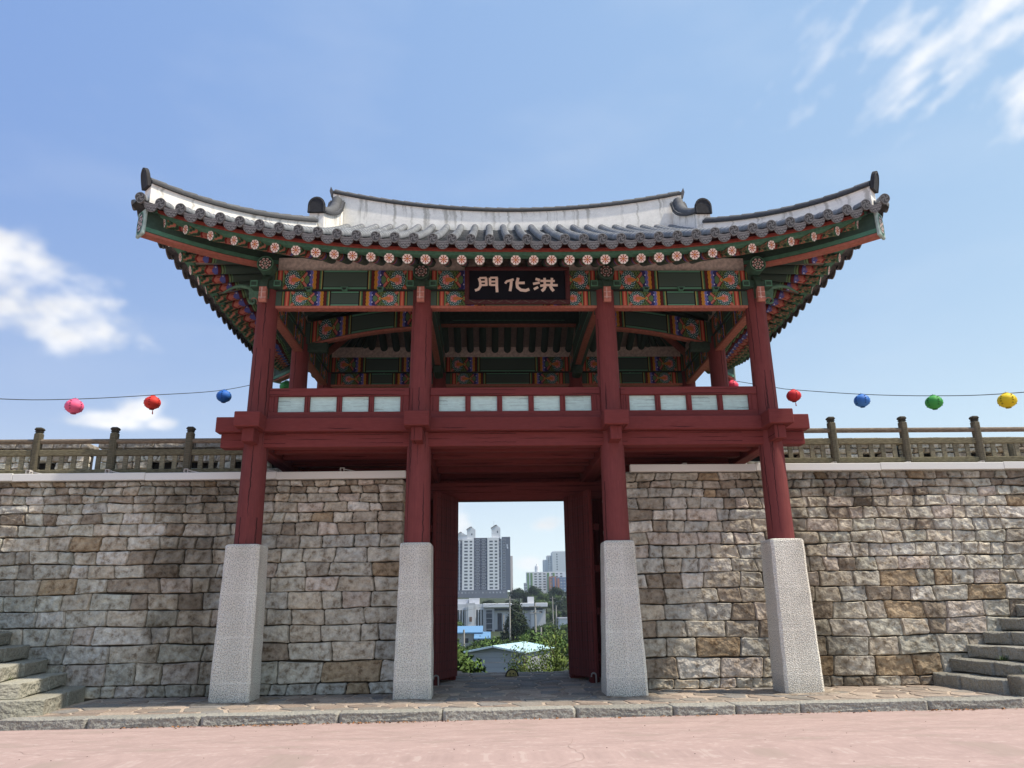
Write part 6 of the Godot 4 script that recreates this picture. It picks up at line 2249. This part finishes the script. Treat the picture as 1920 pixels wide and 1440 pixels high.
	var hp := [[-5.6, -86, 4.0, 4.6], [-3.0, -84, 3.6, 4.2], [-0.6, -88, 4.2, 4.4], [1.4, -92, 3.7, 4.0], [4.6, -86, 4.6, 5.0], [7.2, -90, 4.4, 5.0], [10.0, -88, 4.4, 5.4], [-4.6, -70, 2.7, 3.6], [-2.5, -72, 2.9, 3.4], [-7.0, -95, 4.6, 5.0], [5.8, -100, 4.8, 5.0], [8.8, -104, 5.0, 5.6], [2.6, -84, 3.7, 3.6]]
	var lab := ["bushy tree at the left edge of the passage view", "broad bush left of the turquoise roof", "leafy tree just left of the turquoise gable", "tree top peeping over the turquoise gable", "rounded tree right of the tall pole", "leafy tree right of the turquoise gable", "leafy tree at the right edge of the passage view", "low bush before the left sheds", "low bush left of the grey shed", "tall bush under the blue roof", "tree in the row behind the right bushes", "rearmost leafy tree at right", "small tree between the conifer and the gable"]
	for i in hp.size():
		tree("bushy_tree", lab[i], Vector3(hp[i][0], terrain_y(hp[i][0], hp[i][1]) - 0.3, hp[i][1]), hp[i][2], hp[i][3], "round" if i % 2 else "shrub", hd, rng.randf() * TAU)
	tree("broadleaf_tree", "light green tree at the left behind the blue roof", Vector3(-8.2, -5.0, -150), 5.4, 6.0, "round", "", 1.0)
	for i in 5:
		var x := 13.0 + i * 3.0
		tree("street_tree", "%s small pale green tree from the left below the right slope" % ["first", "second", "third", "fourth", "fifth"][i], Vector3(x, -5.0, -190 - (i % 2) * 12), rng.randf_range(3.4, 4.8), rng.randf_range(3.4, 4.4), "round", "pale trees below the right slope", rng.randf() * TAU)
	tree("shrub", "dense green shrub just outside the passage at left", Vector3(-1.80, -2.0, -13.0), 2.5, 2.2, "shrub", "", 0.7)
	tree("shrub", "thin brownish shrub outside the passage at centre", Vector3(0.75, -2.2, -12.0), 2.8, 1.7, "sparse_brown", "", 0.2) if protos.has("sparse_brown") else tree("shrub", "thin open shrub outside the passage at centre", Vector3(0.62, -2.2, -12.4), 2.9, 1.9, "sparse", "", 0.2)
	tree("shrub", "yellow green feathery shrub outside the passage at right", Vector3(1.72, -2.3, -12.2), 3.5, 1.9, "sparse", "", 2.2)
	tree("shrub", "low yellowish shrub at the foot of the right door post", Vector3(1.25, -1.9, -11.6), 2.2, 1.3, "sparse", "", 4.0)
	# poles and wires
	pole(Vector3(3.15, -5.2, -130), 9.5, "tall concrete utility pole left of the conifer", 2)
	pole(Vector3(6.1, -5.2, -100), 8.0, "concrete utility pole right of the conifer", 2)
	pole(Vector3(2.15, -5.2, -140), 6.2, "short utility pole just left of the tallest one", 0)
	pole(Vector3(-4.0, -5.2, -90), 4.6, "pair of grey posts at the left edge of the passage view", 0)
	pole(Vector3(6.9, -5.2, -100), 4.6, "short post beside the right utility pole", 0)
	pole(Vector3(17.5, -4.0, -210), 9.6, "distant utility pole in front of the right slope", 1)
	pole(Vector3(19.3, -4.0, -220), 7.2, "thin distant pole on the right slope", 0)
	wire(Vector3(3.15, 3.7, -130), Vector3(6.1, 2.3, -100), 0.5, "wire between the two tall poles, upper", 0.025)
	wire(Vector3(3.15, 3.7, -130), Vector3(-14, 1.6, -120), 0.8, "wire running left from the tallest pole", 0.025)
	wire(Vector3(6.1, 2.3, -100), Vector3(20, 2.0, -105), 0.7, "wire running right from the right pole", 0.02)
	wire(Vector3(3.15, 2.4, -130), Vector3(6.1, 1.2, -100), 0.5, "wire between the two tall poles, lower", 0.025)
	wire(Vector3(-3.0, -1.4, -22), Vector3(6.0, -0.75, -30), 0.25, "pale cable slanting across the grey shed", 0.012)
	wire(Vector3(-3.0, -0.9, -26), Vector3(6.0, -0.4, -30), 0.3, "thin wire crossing before the turquoise roof", 0.008)
